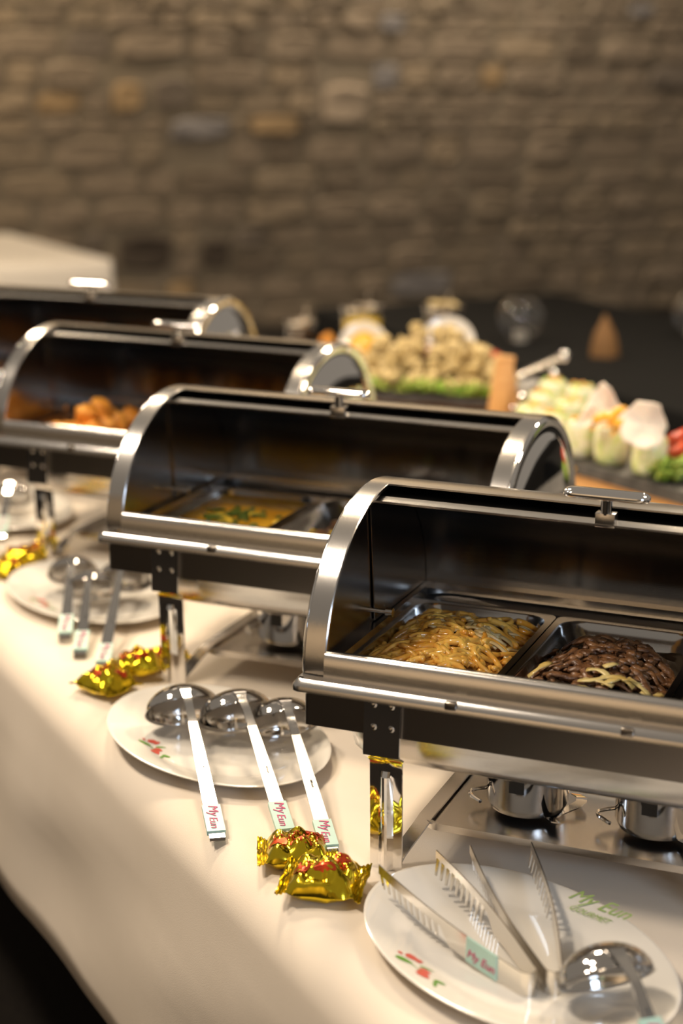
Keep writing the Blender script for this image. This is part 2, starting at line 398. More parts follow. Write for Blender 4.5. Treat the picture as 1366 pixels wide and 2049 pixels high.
        q = 1 if side == 0 else -1
        MB().tube([(x - q * .004, RY - .004, HR + .014), (x + q * .018, RY - .004, HR + .014)], .0028, 10).tube([(x + q * .016, RY - .004, HR + .014), (x + q * .024, RY - .004, HR + .014)], .0052, 12).obj('pivot_pin', M['chrome'], root)
    # handle on the lid edge
    b0 = Vector(arc(79.5, W / 2, .0))
    hd = empty('lid_handle'); hd.parent = root
    MB().box(W / 2 - .0105, W / 2 + .0105, b0.y - .004, b0.y + .010, b0.z - .013, b0.z + .002, bev=.001).obj('bracket', M['steel'], hd)
    MB().lathe([(.0, .0), (.0062, .0), (.0062, .018), (.0, .018)], 14, T=Matrix.Translation((W / 2, b0.y + .002, b0.z))).obj('stem', M['chrome'], hd)
    m = MB(); m.loft([rrect(W / 2 - .043, W / 2 + .043, b0.y - .0095, b0.y + .0115, .0100, b0.z + .017, 6)] + [rrect(W / 2 - .045, W / 2 + .045, b0.y - .0115, b0.y + .0135, .0120, b0.z + z_, 6) for z_ in (.0185, .0225)] + [rrect(W / 2 - q1, W / 2 + q1, b0.y + .001 - q2, b0.y + .001 + q2, q2 * .98, b0.z + q3, 6) for q1, q2, q3 in ((.0445, .0118, .0232), (.0430, .0100, .0245), (.041, .0075, .0255), (.039, .004, .0262), (.0385, .001, .0264))], caps=(True, True))
    m.obj('grip', M['chrome'], hd, ang=80)
    # legs: riveted bracket, step, ribbed post
    for mx in (0, 1):
        for my in (0, 1):
            X = (lambda q: q) if mx == 0 else (lambda q: W - q)
            Y = (lambda q: q) if my == 0 else (lambda q: YD - q)
            lc = .088
            rows = [(HR - .013, -.0035), (HR - .074, -.0035), (HR - .078, -.0025), (HR - .086, .011), (HR - .090, .0125), (HR - .1, .0135), (HR - .106, .014), (.07, .018), (.035, .021), (.003, .0235), (.0, .0235)]
            cols = [-.0195, -.0185, -.009, -.0065, -.003, 0, .003, .0065, .009, .0185, .0195]
            ribw = [0, 0, 0, .3, .85, 1, .85, .3, 0, 0, 0]
            fr, bk = [], []
            for (z_, y_) in rows:
                rf = 0 if z_ > HR - .099 else min(1, (HR - .099 - z_) / .008)
                ws = 1 if z_ > HR - .09 else .90
                xs = -.004 * (HR - z_) / HR
                fr.append([(X(lc + xs + c * ws), Y(y_ - .0055 * rf * r_), z_) for c, r_ in zip(cols, ribw)])
                bk.append([(X(lc + xs + c * ws), Y(y_ + .003), z_) for c in reversed(cols)])
            leg = MB().loft([a + b for a, b in zip(fr, bk)], caps=(True, True)).obj('leg', M['chrome'], root, ang=25)
            m = MB()
            for rx in (-.0095, .0095):
                for rz in (-.022, -.046):
                    m.lathe([(.0, .0022), (.0022, .0018), (.0037, .0), (.0037, -.001)], 10, T=Matrix.Translation((X(lc + rx), Y(-.0035), HR + rz)) @ Matrix.Rotation(math.radians(90 if my == 0 else -90), 4, 'X'))
            m.obj('rivets', M['steel'], leg)
    # lower shelf with sloped ends
    sh = MB().loft([rrect(.104, W - .104, .070, YD - .070, .02, z_) for z_ in (.032, .040)] + [rrect(.108, W - .108, .074, YD - .074, .018, z_) for z_ in (.040, .037)], caps=(False, True)).obj('fuel_shelf', M['steel'], root, ang=30)
    for mx in (0, 1):
        X = (lambda q: q) if mx == 0 else (lambda q: W - q)
        pts = [(X(.088), .030, .0), (X(.092), .040, .012), (X(.106), .066, .036), (X(.108), .082, .041), (X(.108), YD - .082, .041), (X(.106), YD - .066, .036), (X(.092), YD - .040, .012), (X(.088), YD - .030, .0)]
        MB().strip(pts, lambda i: (.008, 0, 0), lambda i: (0, .0006, .0012)).obj('shelf_bracket', M['steel'], sh)
    for fx in (.200, .3415):
        c = MB().lathe([(.0, .041), (.034, .041), (.041, .044), (.0445, .052), (.0445, .088), (.0455, .090), (.0425, .090), (.042, .055), (.0, .050)], 40, T=Matrix.Translation((fx, .150, 0))).obj('fuel_holder', M['chrome'], root)
        MB().box(fx - .008, fx + .008, .150 - .0462, .150 - .040, .073, .087).obj('vent', M['black'], c, smooth=False)
        pts = [(fx - .043 - .018 * math.sin(math.pi * k / 10), .150 - .012 + .03 * (k / 10 - .5) * 1.4, .052 + .0 * k) for k in range(11)]
        MB().tube(pts, .0022, 8).obj('holder_loop', M['chrome'], c)
        pts = [(fx + .044 + .012 * math.sin(k * .9), .150 + .04 - .012 * k, .045 + .003 * math.sin(k)) for k in range(8)]
        MB().strip(pts, lambda i: (.006, 0, 0), lambda i: (0, 0, .0007)).obj('holder_grip', M['chrome'], c)
    return root
CH = [((0, 0), 0), ((-.4615, .4132), -.0032), ((-.9366, .8706), -.0208), ((-1.3329, 1.2696), .0508)]
CHL = ['nearest roll-top chafing dish, open over noodles and beef', 'roll-top chafing dish second from the front, open over yellow curry',
       'roll-top chafing dish third from the front, holding orange fried balls', 'farthest roll-top chafing dish, mostly hidden at the left back']
chafers = []
proto = make_chafer()
for i, ((x, y), a) in enumerate(CH):
    o = proto if i == 0 else copy_tree(proto)
    o.location = (x, y, 0); o.rotation_euler = (0, 0, a)
    tag(o, CHL[i], 'chafing dish', 'chafing dishes in a row on the table'); chafers.append(o)
def cmat(i):
    (x, y), a = CH[i]; return Matrix.Translation((x, y, 0)) @ Matrix.Rotation(a, 4, 'Z')
# ------------------------------------------------------------------ food pans
PX0, PY0, PW, PL, PZ = .0095, .019, .1735, .302, HR - .0115
def make_pan():
    root = empty('food_pan'); x1, y1 = PW / 2, PL / 2
    rings = [rrect(-x1 + .0005, x1 - .0005, -y1, y1, .012, -.003), rrect(-x1 + .0005, x1 - .0005, -y1, y1, .012, 0), rrect(-x1 + .008, x1 - .008, -y1 + .009, y1 - .009, .026, 0),
             rrect(-x1 + .010, x1 - .010, -y1 + .011, y1 - .011, .026, -.003), rrect(-x1 + .012, x1 - .012, -y1 + .013, y1 - .013, .026, -.012), rrect(-x1 + .015, x1 - .015, -y1 + .016, y1 - .016, .026, -.014),
             rrect(-x1 + .020, x1 - .020, -y1 + .021, y1 - .021, .026, -.055), rrect(-x1 + .026, x1 - .026, -y1 + .027, y1 - .027, .024, -.060)]
    MB().loft(rings[:3]).obj('rim', M['pan'], root, ang=50)
    MB().loft(rings[2:], caps=(False, True)).obj('well', M['pan'], root, ang=60)
    return root
pproto = make_pan(); first = True
def pan_at(i, k, label):
    global first
    o = pproto if first else copy_tree(pproto); first = False
    p = cmat(i) @ Vector((PX0 + PW / 2 + k * (PW + .0008), PY0 + PL / 2, PZ)); o.location = p; o.rotation_euler = (0, 0, CH[i][1])
    return tag(o, label, 'food pan', 'steel food pans in the chafing dishes')
PANL = [['steel food pan full of noodles, left in the nearest chafing dish', 'steel food pan of dark braised beef, middle of the nearest chafing dish', 'steel food pan right of the beef, cut off by the photo edge'],
        ['steel food pan of yellow curry, left in the second chafing dish', 'steel food pan of dark sauce right of the yellow curry', 'empty looking rightmost food pan in the second chafing dish'],
        ['steel food pan of orange fried balls at the left of the third chafing dish', 'steel food pan right of the orange balls, behind the second dish lid', 'rightmost food pan in the third chafing dish'],
        ['leftmost food pan in the farthest chafing dish', 'middle food pan in the farthest chafing dish', 'rightmost food pan in the farthest chafing dish']]
pans = [[pan_at(i, k, PANL[i][k]) for k in range(3)] for i in range(4)]
# ---- contents: local coordinates = pan coordinates (x across .17, y deep .30, z 0 = rim)
HX, HY = PW / 2 - .0170, PL / 2 - .0180
def clampxy(x, y): return max(-HX, min(HX, x)), max(-HY, min(HY, y))
def heap(x, y, top, edge):
    d = min(1, max(abs(x) / HX, abs(y) / HY)); return edge + (top - edge) * (1 - d ** 2.2)
def food(name, pan, label, cat, stuff=True):
    o = empty(name, pan.location, rot=pan.rotation_euler[:]); tag(o, label, cat, kind='stuff' if stuff else None); return o
def heap_mesh(top, edge, amp=.003, n=14, freq=60):
    m = MB(); g = []
    for j in range(2 * n + 1):
        row = []
        for i in range(n + 1):
            x = -HX + 2 * HX * i / n; y = -HY + 2 * HY * j / (2 * n)
            row.append((x, y, heap(x, y, top, edge) + amp * noise.noise(Vector((x * freq, y * freq, top * 99)))))
        g.append(row)
    m.loft(g, ring_closed=False)
    return m
def noodle_path(x, y, hx, step, n, curv, top, edge, lift):
    pts = []; a = hx; c = curv
    for k in range(n):
        xx, yy = clampxy(x, y)
        pts.append((xx, yy, heap(xx, yy, top, edge) + lift + .0025 * math.sin(k * .55 + hx)))
        x, y = xx + step * math.cos(a), yy + step * math.sin(a); a += c; c += R.uniform(-.06, .06)
    return pts
def hmesh(name, m, mt, parent, **k): return m.obj(name, mt, parent, **k)
# noodles
nd_ = food('stir_fried_noodles', pans[0][0], 'heap of thick orange-brown stir-fried noodles in the left pan of the nearest dish', 'noodles')
hmesh('noodle_bed', heap_mesh(.004, -.015, .003), M['noodlebase'], nd_)
m = MB(); m2 = MB()
for k in range(250):
    x = R.gauss(-.006, HX * .6); y = R.uniform(-HY, HY * .8) if k % 3 else R.uniform(-HY, 0)
    x, y = clampxy(x, y)
    big = R.uniform(.0028, .0040)
    m.tube(noodle_path(x, y, R.uniform(0, 6.28), .0048, R.randint(9, 18), R.uniform(-.45, .45), .010, -.012, R.uniform(-.003, .004)), big, 6)
for k in range(90):
    x, y = clampxy(R.gauss(.01, HX * .5), R.uniform(0, HY * .95))
    m2.tube(noodle_path(x, y, R.uniform(0, 6.28), .0050, R.randint(6, 10), R.uniform(-.25, .25), .008, -.018, R.uniform(.001, .006)), R.uniform(.0028, .0042), 6, flat=.45)
a_ = hmesh('noodles', m, M['noodle'], nd_, ang=180); b_ = hmesh('onion_strips', m2, M['onion'], nd_, ang=180); a_['kind'] = 'stuff'; b_['kind'] = 'stuff'; tag(b_, 'pale onion strips mixed in at the back')
# beef
bf = food('braised_beef', pans[0][1], 'dark brown braised beef strips with cabbage in the middle pan of the nearest dish', 'beef')
hmesh('sauce', heap_mesh(-.008, -.022, .003), M['sauce'], bf)
m = MB(); m2 = MB()
for k in range(300):
    x, y = clampxy(R.gauss(.004, HX * .48), R.gauss(-.028, HY * .42))
    pth = noodle_path(x, y, R.uniform(0, 6.28), .0042, R.randint(5, 11), R.uniform(-.7, .7), .010, -.022, R.uniform(-.005, .008))
    wq = R.uniform(.0032, .0066); m.tube(pth, [wq * R.uniform(.6, 1.25) for _ in pth], 7, flat=R.uniform(.3, .6))
for k in range(18):
    x, y = clampxy(R.gauss(.012, HX * .45), R.uniform(-HY * .9, -.05))
    pth = noodle_path(x, y, R.uniform(-.8, .8), .0055, R.randint(4, 7), R.uniform(-.3, .3), .016, -.014, .006)
    m2.tube(pth, [R.uniform(.003, .0062) for _ in pth], 6, flat=.28)
a_ = hmesh('beef_strips', m, M['beef'], bf, ang=180); b_ = hmesh('cabbage_pieces', m2, M['cabbage'], bf, ang=180); a_['kind'] = 'stuff'; b_['kind'] = 'stuff'; tag(b_, 'pale yellow cabbage pieces among the beef')
# third pan of the nearest dish
f3 = food('braised_greens', pans[0][2], 'dark stewed vegetables in the pan cut off at the right edge', 'vegetables')
hmesh('sauce', heap_mesh(-.018, -.030, .003), M['sauce'], f3)
m = MB()
for k in range(60):
    x, y = clampxy(R.gauss(0, HX * .5), R.gauss(0, HY * .5)); m.tube(noodle_path(x, y, R.uniform(0, 6.28), .006, 6, R.uniform(-.4, .4), -.006, -.03, .003), R.uniform(.003, .006), 6, flat=.4)
hmesh('vegetable_pieces', m, M['cabbage'], f3)['kind'] = 'stuff'
# curry
cu_ = food('yellow_curry', pans[1][0], 'orange-yellow curry with vegetables and herbs in the left pan of the second dish', 'curry')
hmesh('curry_sauce', heap_mesh(-.0075, -.0085, .0012), M['curry'], cu_)
m = MB(); m2 = MB()
for k in range(34):
    x, y = clampxy(R.gauss(.008, HX * .4), R.gauss(-.05, HY * .36)); v_, f_ = blob(R.uniform(.006, .012), 2, .5, 60, k, (1.3, .9, .6)); m.add(v_, f_, Matrix.Translation((x, y, -.010)) @ Matrix.Rotation(R.uniform(0, 3), 4, 'Z'))
for k in range(40):
    x, y = clampxy(R.gauss(0, HX * .35), R.gauss(.02, HY * .2)); v_, f_ = blob(R.uniform(.003, .007), 1, .4, 90, k, (1.4, 1, .4)); m2.add(v_, f_, Matrix.Translation((x, y, -.005)) @ Matrix.Rotation(R.uniform(0, 3), 4, 'Z'))
m.tube([(.02 + .012 * math.sin(k * .5), -.125 + .008 * k, -.004 + .006 * math.sin(k * .5)) for k in range(8)], .006, 8, flat=.6)
hmesh('vegetable_chunks', m, M['currychunk'], cu_)['kind'] = 'stuff'; hmesh('herb_leaves', m2, M['herb'], cu_)['kind'] = 'stuff'
# dark dish
dk = food('dark_stir_fry', pans[1][1], 'dark glossy stir-fry with yellow and green pieces right of the curry', 'stir-fry')
hmesh('sauce', heap_mesh(-.020, -.030, .002), M['sauce'], dk)
m = MB(); m2 = MB(); m3 = MB()
for k in range(70):
    x, y = clampxy(R.gauss(0, HX * .5), R.gauss(-.04, HY * .45)); v_, f_ = blob(R.uniform(.005, .011), 1, .5, 60, k, (1.3, .8, .6)); T = Matrix.Translation((x, y, heap(x, y, -.010, -.03))) @ Matrix.Rotation(R.uniform(0, 3), 4, 'Z')
    (m, m, m2, m3)[k % 4].add(v_, f_, T)
for nm, mm, mt in (('meat_pieces', m, 'beef'), ('pepper_pieces', m2, 'currychunk'), ('green_pieces', m3, 'lettuce')): hmesh(nm, mm, M[mt], dk)['kind'] = 'stuff'
f5 = food('dark_sauce_dish', pans[1][2], 'dark stew in the right pan of the second dish', 'stew'); hmesh('sauce', heap_mesh(-.016, -.030, .004), M['beef'], f5)
# orange fried balls (individuals)
ball_meshes = []
for k in range(5):
    v_, f_ = blob(.0205, 3, .38, 75, k * 3.7, (1, 1, .9)); bo = MB().add(v_, f_).obj('fried_ball', M['crumb'], ang=180); ball_meshes.append(bo.data); bpy.data.objects.remove(bo)
def put_balls(i, k, spots, lab):
    for n_, (x, y, z_) in enumerate(spots):
        o = bpy.data.objects.new('fried_ball', ball_meshes[n_ % 5]); COL.objects.link(o)
        o.location = cmat(i) @ Vector((PX0 + PW / 2 + k * (PW + .0008) + x, PY0 + PL / 2 + y, PZ + z_)); o.rotation_euler = (R.uniform(0, 6), R.uniform(0, 6), R.uniform(0, 6))
        l3 = 'bottom upper top'.split()[0 if z_ < -.01 else 1 if z_ < .02 else 2]; rw = min(5, max(0, int((y + .129) / .042)))
        tag(o, 'orange ball %s, %s layer, %s row, %s' % (lab, l3, ['first', 'second', 'third', 'fourth', 'fifth', 'sixth'][rw], 'left side' if x < -.03 else 'left of middle' if x < -.01 else 'middle' if x < .01 else 'right of middle' if x < .03 else 'right side'), 'fried ball', 'orange fried balls in the third chafing dish')
lay = []
for j in range(6):
    for i in range(3): lay.append((-.042 + .042 * i + R.uniform(-.002, .002), -.108 + .042 * j + R.uniform(-.002, .002), -.030))
for j in range(5):
    for i in range(2): lay.append((-.021 + .042 * i, -.087 + .042 * j, -.001))
lay += [(.0, -.03, .026), (.004, .012, .026)]
put_balls(2, 0, lay, 'in the left pan')
put_balls(2, 1, [q for q in lay if q[2] < 0], 'in the middle pan')
f6 = food('brown_stew', pans[2][2], 'brown stew in the right pan of the third dish', 'stew'); hmesh('sauce', heap_mesh(-.012, -.028, .005), M['beef'], f6)
for k, (lb, mt) in enumerate((('reddish brown fried food in the left pan of the farthest dish', 'crumb'), ('dark orange fried food in the middle pan of the farthest dish', 'crumb'), ('brown food in the right pan of the farthest dish', 'beef'))):
    f7 = food('fried_food', pans[3][k], lb, 'food'); hmesh('pieces', heap_mesh(.004, -.025, .016, 20, 80), M[mt], f7)['kind'] = 'stuff'

# ------------------------------------------------------------------ oval platters
PA, PB, PANG = .183, .122, math.radians(-36)
def pz(f):     # top surface height of the platter at radial fraction f
    pts = [(0, .0045), (.60, .0045), (.68, .006), (.76, .0105), (.95, .0175), (1.0, .0185)]
    for (a, b), (c, d) in zip(pts, pts[1:]):
        if f <= c: return b + (d - b) * (f - a) / (c - a)
    return .0185
def make_plate(i, c):
    o = empty('oval_platter', (c[0], c[1], .0005), PANG)
    prof = [(0, pz(0)), (.3, pz(.3)), (.60, .0045), (.64, .0048), (.68, .006), (.76, .0105), (.88, pz(.88)), (.97, .0182), (.99, .0187), (1.0, .0180), (.995, .0165), (.95, .0145), (.76, .0065), (.66, .0012), (.62, .0), (.58, .001), (0, .001)]
    MB().lathe(prof, 96, PA, PB).obj('dish', M['ceramic'], o, ang=60)
    return o
def decal(parent, polys, m, name='flower_print', tz=.0005):
    mb = MB()
    for poly in polys:
        cx = sum(p[0] for p in poly) / len(poly); cy = sum(p[1] for p in poly) / len(poly)
        ring = [(x, y, pz(math.hypot(x / PA, y / PB)) + tz) for x, y in poly]
        cc = (cx, cy, pz(math.hypot(cx / PA, cy / PB)) + tz + .0001)
        mb.add([cc] + ring, [(0, k + 1, (k + 1) % len(ring) + 1) for k in range(len(ring))])
    return mb.obj(name, m, parent)
def leafpoly(x, y, l, w_, a):
    out = []
    for k in range(10):
        t = 2 * math.pi * k / 10; u, v = l / 2 * math.cos(t), w_ / 2 * math.sin(t) * (1 - .35 * math.cos(t))
        out.append((x + u * math.cos(a) - v * math.sin(a), y + u * math.sin(a) + v * math.cos(a)))
    return out
def flowers(o, pt):
    inv = (Matrix.Translation(o.location) @ Matrix.Rotation(PANG, 4, 'Z')).inverted(); c = inv @ pt
    # spray runs along the rim tangent
    a = math.atan2(c.y / PB, c.x / PA); ta = math.atan2(PB * math.cos(a), -PA * math.sin(a))
    def P_(u, v): return c.x + u * math.cos(ta) - v * math.sin(ta), c.y + u * math.sin(ta) + v * math.cos(ta)
    red = [leafpoly(*P_(-.022, .006), .016, .010, ta + .3), leafpoly(*P_(-.016, .009), .010, .008, ta - .6), leafpoly(*P_(.006, .003), .013, .009, ta + .5), leafpoly(*P_(.013, -.003), .017, .010, ta + .1), leafpoly(*P_(-.031, -.002), .007, .004, ta)]
    grn = [leafpoly(*P_(-.017, -.006), .019, .008, ta + .5), leafpoly(*P_(-.001, .009), .014, .004, ta + .9), leafpoly(*P_(.029, .005), .013, .006, ta + .5), leafpoly(*P_(.034, -.003), .012, .004, ta - .5), leafpoly(*P_(-.002, -.002), .028, .001, ta + .1)]
    decal(o, red, M['red'], 'red_blossom_print'); decal(o, grn, M['green'], 'green_leaf_print')
def plate_text(o, pt, txt1, txt2, ang, size=.020):
    inv = (Matrix.Translation(o.location) @ Matrix.Rotation(PANG, 4, 'Z')).inverted(); c = inv @ pt
    f = math.hypot(c.x / PA, c.y / PB); g = .0007 / .19
    # tilt of the rim
    rad = Vector((c.x / PA ** 2, c.y / PB ** 2, 0)).normalized(); nrm = (Vector((0, 0, 1)) - rad * .22).normalized()
    a = ang - PANG; xv = Vector((math.cos(a), math.sin(a), 0)); xv = (xv - nrm * xv.dot(nrm)).normalized(); yv = nrm.cross(xv)
    for t, s_, off in ((txt1, size, .0), (txt2, size * .42, -size * .75)):
        q = Vector((c.x, c.y, pz(f) + .0012)) + yv * off
        T = Matrix(((xv.x, yv.x, nrm.x, q.x), (xv.y, yv.y, nrm.y, q.y), (xv.z, yv.z, nrm.z, q.z), (0, 0, 0, 1)))
        text_mesh(t, s_, M['palegreen'], o, T, .35, .0001)
PC = [(.263, -.108), (-.228, .262), (-.668, .722), (-1.09, 1.12)]
PLL = ['nearest white oval platter carrying two tongs and a ladle', 'white oval platter with three ladles in front of the second chafing dish', 'white oval platter third from the front, with three dark looking ladles', 'blurred white oval platter at the far left under the third chafing dish']
plates = []
for i, c in enumerate(PC):
    o = make_plate(i, c); plates.append(o); tag(o, PLL[i], 'platter', 'oval platters along the table edge')
flowers(plates[0], at(838, 1932, .016)); flowers(plates[1], at(308, 1482, .016)); flowers(plates[2], at(85, 1197, .016)); flowers(plates[3], at(-40, 1010, .016))
plate_text(plates[0], at(1200, 1815, .017), 'My Eun', 'GOURMET', math.radians(-24), .024)
plate_text(plates[1], at(612, 1420, .017), 'My Eun', 'GOURMET', math.radians(-24), .024)

# ------------------------------------------------------------------ ladles
def make_ladle(bowl, tip, rb=.040, label='', grp=None, mint=True, tiltdeg=44, name='ladle', dark=False):
    bowl = Vector(bowl); tip = Vector(tip); d = tip - bowl; yaw = math.atan2(d.y, d.x); Lh = math.hypot(d.x, d.y)
    o = empty(name, (bowl.x, bowl.y, 0), yaw)
    hb = rb * .74; zb = bowl.z + .008; ti = math.radians(-tiltdeg)
    T = Matrix.Translation((0, 0, zb)) @ Matrix.Rotation(ti, 4, 'Y')
    prof = [(rb * math.cos(math.radians(90 * k / 12)), hb * math.sin(math.radians(90 * k / 12))) for k in range(12)] + [(.0001, hb)]
    inner = [(max(.0001, r_ - .0013), z_ - .0012 if k else 0.0) for k, (r_, z_) in enumerate(prof)]
    MB().lathe([inner[-1]] + inner[::-1][1:] + [(rb + .0008, -.0004)] + prof, 40, 1.0, 1.06, T=T).obj('bowl', M['ladle'], o, ang=120)
    # neck and handle: leaves the raised near rim, runs down to the tip
    p0 = T @ Vector((rb * .84, 0, hb * .58)); p1 = T @ Vector((rb * 1.04, 0, hb * .16)); tz = tip.z
    p2 = Vector((rb * 1.35, 0, p1.z - .004)); 
    hz = lambda x: p2.z + (tz - p2.z) * ((x - p2.x) / (Lh - p2.x))
    pts = [p0, (p0 + p1) / 2 + Vector((.003, 0, .001)), p1, p2] + [Vector((p2.x + (Lh - p2.x) * q / 7, 0, hz(p2.x + (Lh - p2.x) * q / 7))) for q in range(1, 8)]
    hw = [.0085, .0065, .0050, .0048] + [.0052, .0062, .0070, .0076, .0080, .0084, .0086]
    neck = MB().strip(pts[:5], lambda i: (0, hw[i], 0), lambda i: (.0004, 0, .0012)).obj('neck', M['ladle'], o, ang=50)
    h = MB().strip(pts[4:], lambda i: (0, hw[4 + i], 0), lambda i: (0, 0, .0011)).obj('handle', M['ladle' if dark else 'handle'], o, ang=50)  # dark: swaps in darker, glossier steel to imitate handles that catch no light
    e = pts[-1]
    MB().strip([e, e + Vector((.004, 0, -.001)), e + Vector((.005, 0, -tz * .7))], lambda i: (0, .0086, 0), lambda i: (.0006, 0, .0008)).obj('hook_end', M['ladle'], h)
    sl = (hz(Lh) - hz(p2.x)) / (Lh - p2.x)
    if mint:
        x0, x1 = Lh - .048, Lh - .004
        lb = MB().strip([(x0, 0, hz(x0) + .0004), (x1, 0, hz(x1) + .0004)], lambda i: (0, .0102, 0), lambda i: (0, 0, .0026)).obj('brand_sticker', M['mint'], h, smooth=False)
        Tt = Matrix.Translation(((x0 + x1) / 2 - .008, 0.0, hz((x0 + x1) / 2 - .008) + .0034)) @ Matrix.Rotation(-math.atan(sl), 4, 'Y')
        text_mesh('My', .0150, M['pink'], lb, Tt @ Matrix.Translation((-.004, .001, 0)), .2)
        text_mesh('Eun', .0130, M['pink'], lb, Tt @ Matrix.Translation((.017, -.001, 0)), .2)
        Tm = Matrix.Translation((Lh * .62, .0015, hz(Lh * .62) + .0016)) @ Matrix.Rotation(-math.atan(sl), 4, 'Y')
        text_mesh('18/10 steel', .0032, M['darkhandle'], h, Tm, 0)
    return tag(o, label, 'ladle', grp)
make_ladle(at(367, 1437, .026), at(434, 1672, .006), .0450, 'left ladle of three on the second platter, handle ending clear of the gold wrappers', 'ladles on the second platter')
make_ladle(at(474, 1447, .030), at(573, 1668, .007), .0445, 'middle ladle of the three on the second platter', 'ladles on the second platter')
make_ladle(at(566, 1462, .027), at(660, 1700, .014), .0425, 'right ladle of the second platter, its end resting by the gold wrappers', 'ladles on the second platter')
g = 'ladles on the third platter'
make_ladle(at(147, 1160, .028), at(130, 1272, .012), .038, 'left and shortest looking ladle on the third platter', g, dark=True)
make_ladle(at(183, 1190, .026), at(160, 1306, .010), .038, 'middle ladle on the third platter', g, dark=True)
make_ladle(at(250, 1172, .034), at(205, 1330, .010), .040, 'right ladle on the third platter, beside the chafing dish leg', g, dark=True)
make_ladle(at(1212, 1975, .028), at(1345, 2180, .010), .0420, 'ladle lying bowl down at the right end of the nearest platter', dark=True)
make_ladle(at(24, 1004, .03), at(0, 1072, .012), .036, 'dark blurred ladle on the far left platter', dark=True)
# ------------------------------------------------------------------ tongs
def make_tongs(tip1, tip2, hinge, label, sticker=None):
    tip1, tip2, hinge = map(Vector, (tip1, tip2, hinge))
    mid = (tip1 + tip2) / 2; d = mid - hinge; yaw = math.atan2(d.y, d.x); o = empty('tongs', (hinge.x, hinge.y, 0), yaw)
    inv = (Matrix.Translation(o.location) @ Matrix.Rotation(yaw, 4, 'Z')).inverted()
    hz = hinge.z; gap = .0085; wv = .0118
    for tp_ in (tip1, tip2):
        t = inv @ tp_; sg = 1 if t.y > 0 else -1
        s0 = Vector((.004, sg * gap, hz)); n = 16; pts = []
        for k in range(n + 1):
            f = k / n
            pts.append(s0.lerp(t, f) + Vector((0, sg * .010 * math.sin(math.pi * f) * .6, 0)))
        ws = [wv if k < 8 else wv * .40 for k in range(n + 1)]
        ctr = [p - Vector((0, 0, 0 if k < 8 else -(wv - ws[k]))) for k, p in enumerate(pts)]
        arm = MB().strip(ctr, lambda i: (0, 0, ws[i]), lambda i: (0, .0006, 0)).obj('arm', M['handle'], o, ang=50)
        m = MB(); L_ = (pts[-1] - pts[8]).length; nt = 10
        for q in range(nt):
            f = 8.3 + (n - 8.3) * (q + .5) / nt; i0 = int(f); p = pts[i0].lerp(pts[min(n, i0 + 1)], f - i0)
            td = (pts[min(n, i0 + 1)] - pts[i0]).normalized(); hw = L_ / nt * .27
            a, b = p - td * hw, p + td * hw
            zt_, zb_ = -wv + 2 * (wv - wv * .40) + .002, -wv - .001
            vs = []
            for (e, sc) in ((a, 1), (b, 1)):
                vs += [(e.x, e.y - .0006, e.z + zt_), (e.x, e.y + .0006, e.z + zt_)]
            a2, b2 = p - td * hw * .55, p + td * hw * .55; ins = -sg * .003
            vs += [(a2.x, a2.y - .0006 + ins, a2.z + zb_), (a2.x, a2.y + .0006 + ins, a2.z + zb_), (b2.x, b2.y - .0006 + ins, b2.z + zb_), (b2.x, b2.y + .0006 + ins, b2.z + zb_)]
            m.add(vs, [(0, 2, 3, 1), (4, 5, 7, 6), (0, 4, 6, 2), (1, 3, 7, 5), (0, 1, 5, 4), (2, 6, 7, 3)])
        m.obj('teeth', M['handle'], arm, smooth=False)
        if sticker is not None and (tp_ - sticker).length < 1e-4:
            a, b = pts[2], pts[5]
            lb = MB().strip([a + Vector((0, sg * .0012, 0)), b + Vector((0, sg * .0012, 0))], lambda i: (0, 0, wv + .0006), lambda i: (0, .0009, 0)).obj('brand_sticker', M['mint'], arm, smooth=False)
            mdp = (a + b) / 2 + Vector((0, sg * .0024, -.003)); xd = (a - b).normalized() if sg > 0 else (b - a).normalized(); yd = Vector((0, 0, 1)); zd = xd.cross(yd)
            if zd.y * sg < 0: xd = -xd; zd = -zd
            T = Matrix(((xd.x, yd.x, zd.x, mdp.x), (xd.y, yd.y, zd.y, mdp.y), (xd.z, yd.z, zd.z, mdp.z), (0, 0, 0, 1)))
            text_mesh('My Eun', .012, M['pink'], lb, T, .3)
    # spring bend
    pts = []
    for k in range(13):
        a = math.radians(90 + 180 * k / 12); pts.append((.004 + gap * 1.1 * math.cos(a), gap * math.sin(a), hz))
    rings = []
    for k, p in enumerate(pts):
        a = math.radians(90 + 180 * k / 12); rd = Vector((math.cos(a), math.sin(a), 0)); p = Vector(p)
        rings.append([tuple(p - rd * .0006 - Vector((0, 0, wv))), tuple(p + rd * .0006 - Vector((0, 0, wv))), tuple(p + rd * .0006 + Vector((0, 0, wv))), tuple(p - rd * .0006 + Vector((0, 0, wv)))])
    MB().loft(rings, caps=(True, True)).obj('spring_bend', M['handle'], o, ang=50)
    return tag(o, label, 'tongs', 'tongs on the nearest platter')
t1 = at(758, 1752, .040); make_tongs(t1, at(872, 1722, .040), at(1058, 1965, .0170), 'left toothed steel tongs with a mint sticker on the near arm', t1)
make_tongs(at(940, 1712, .040), at(1062, 1706, .042), at(1108, 1962, .0170), 'right toothed steel tongs on the nearest platter, without a sticker')

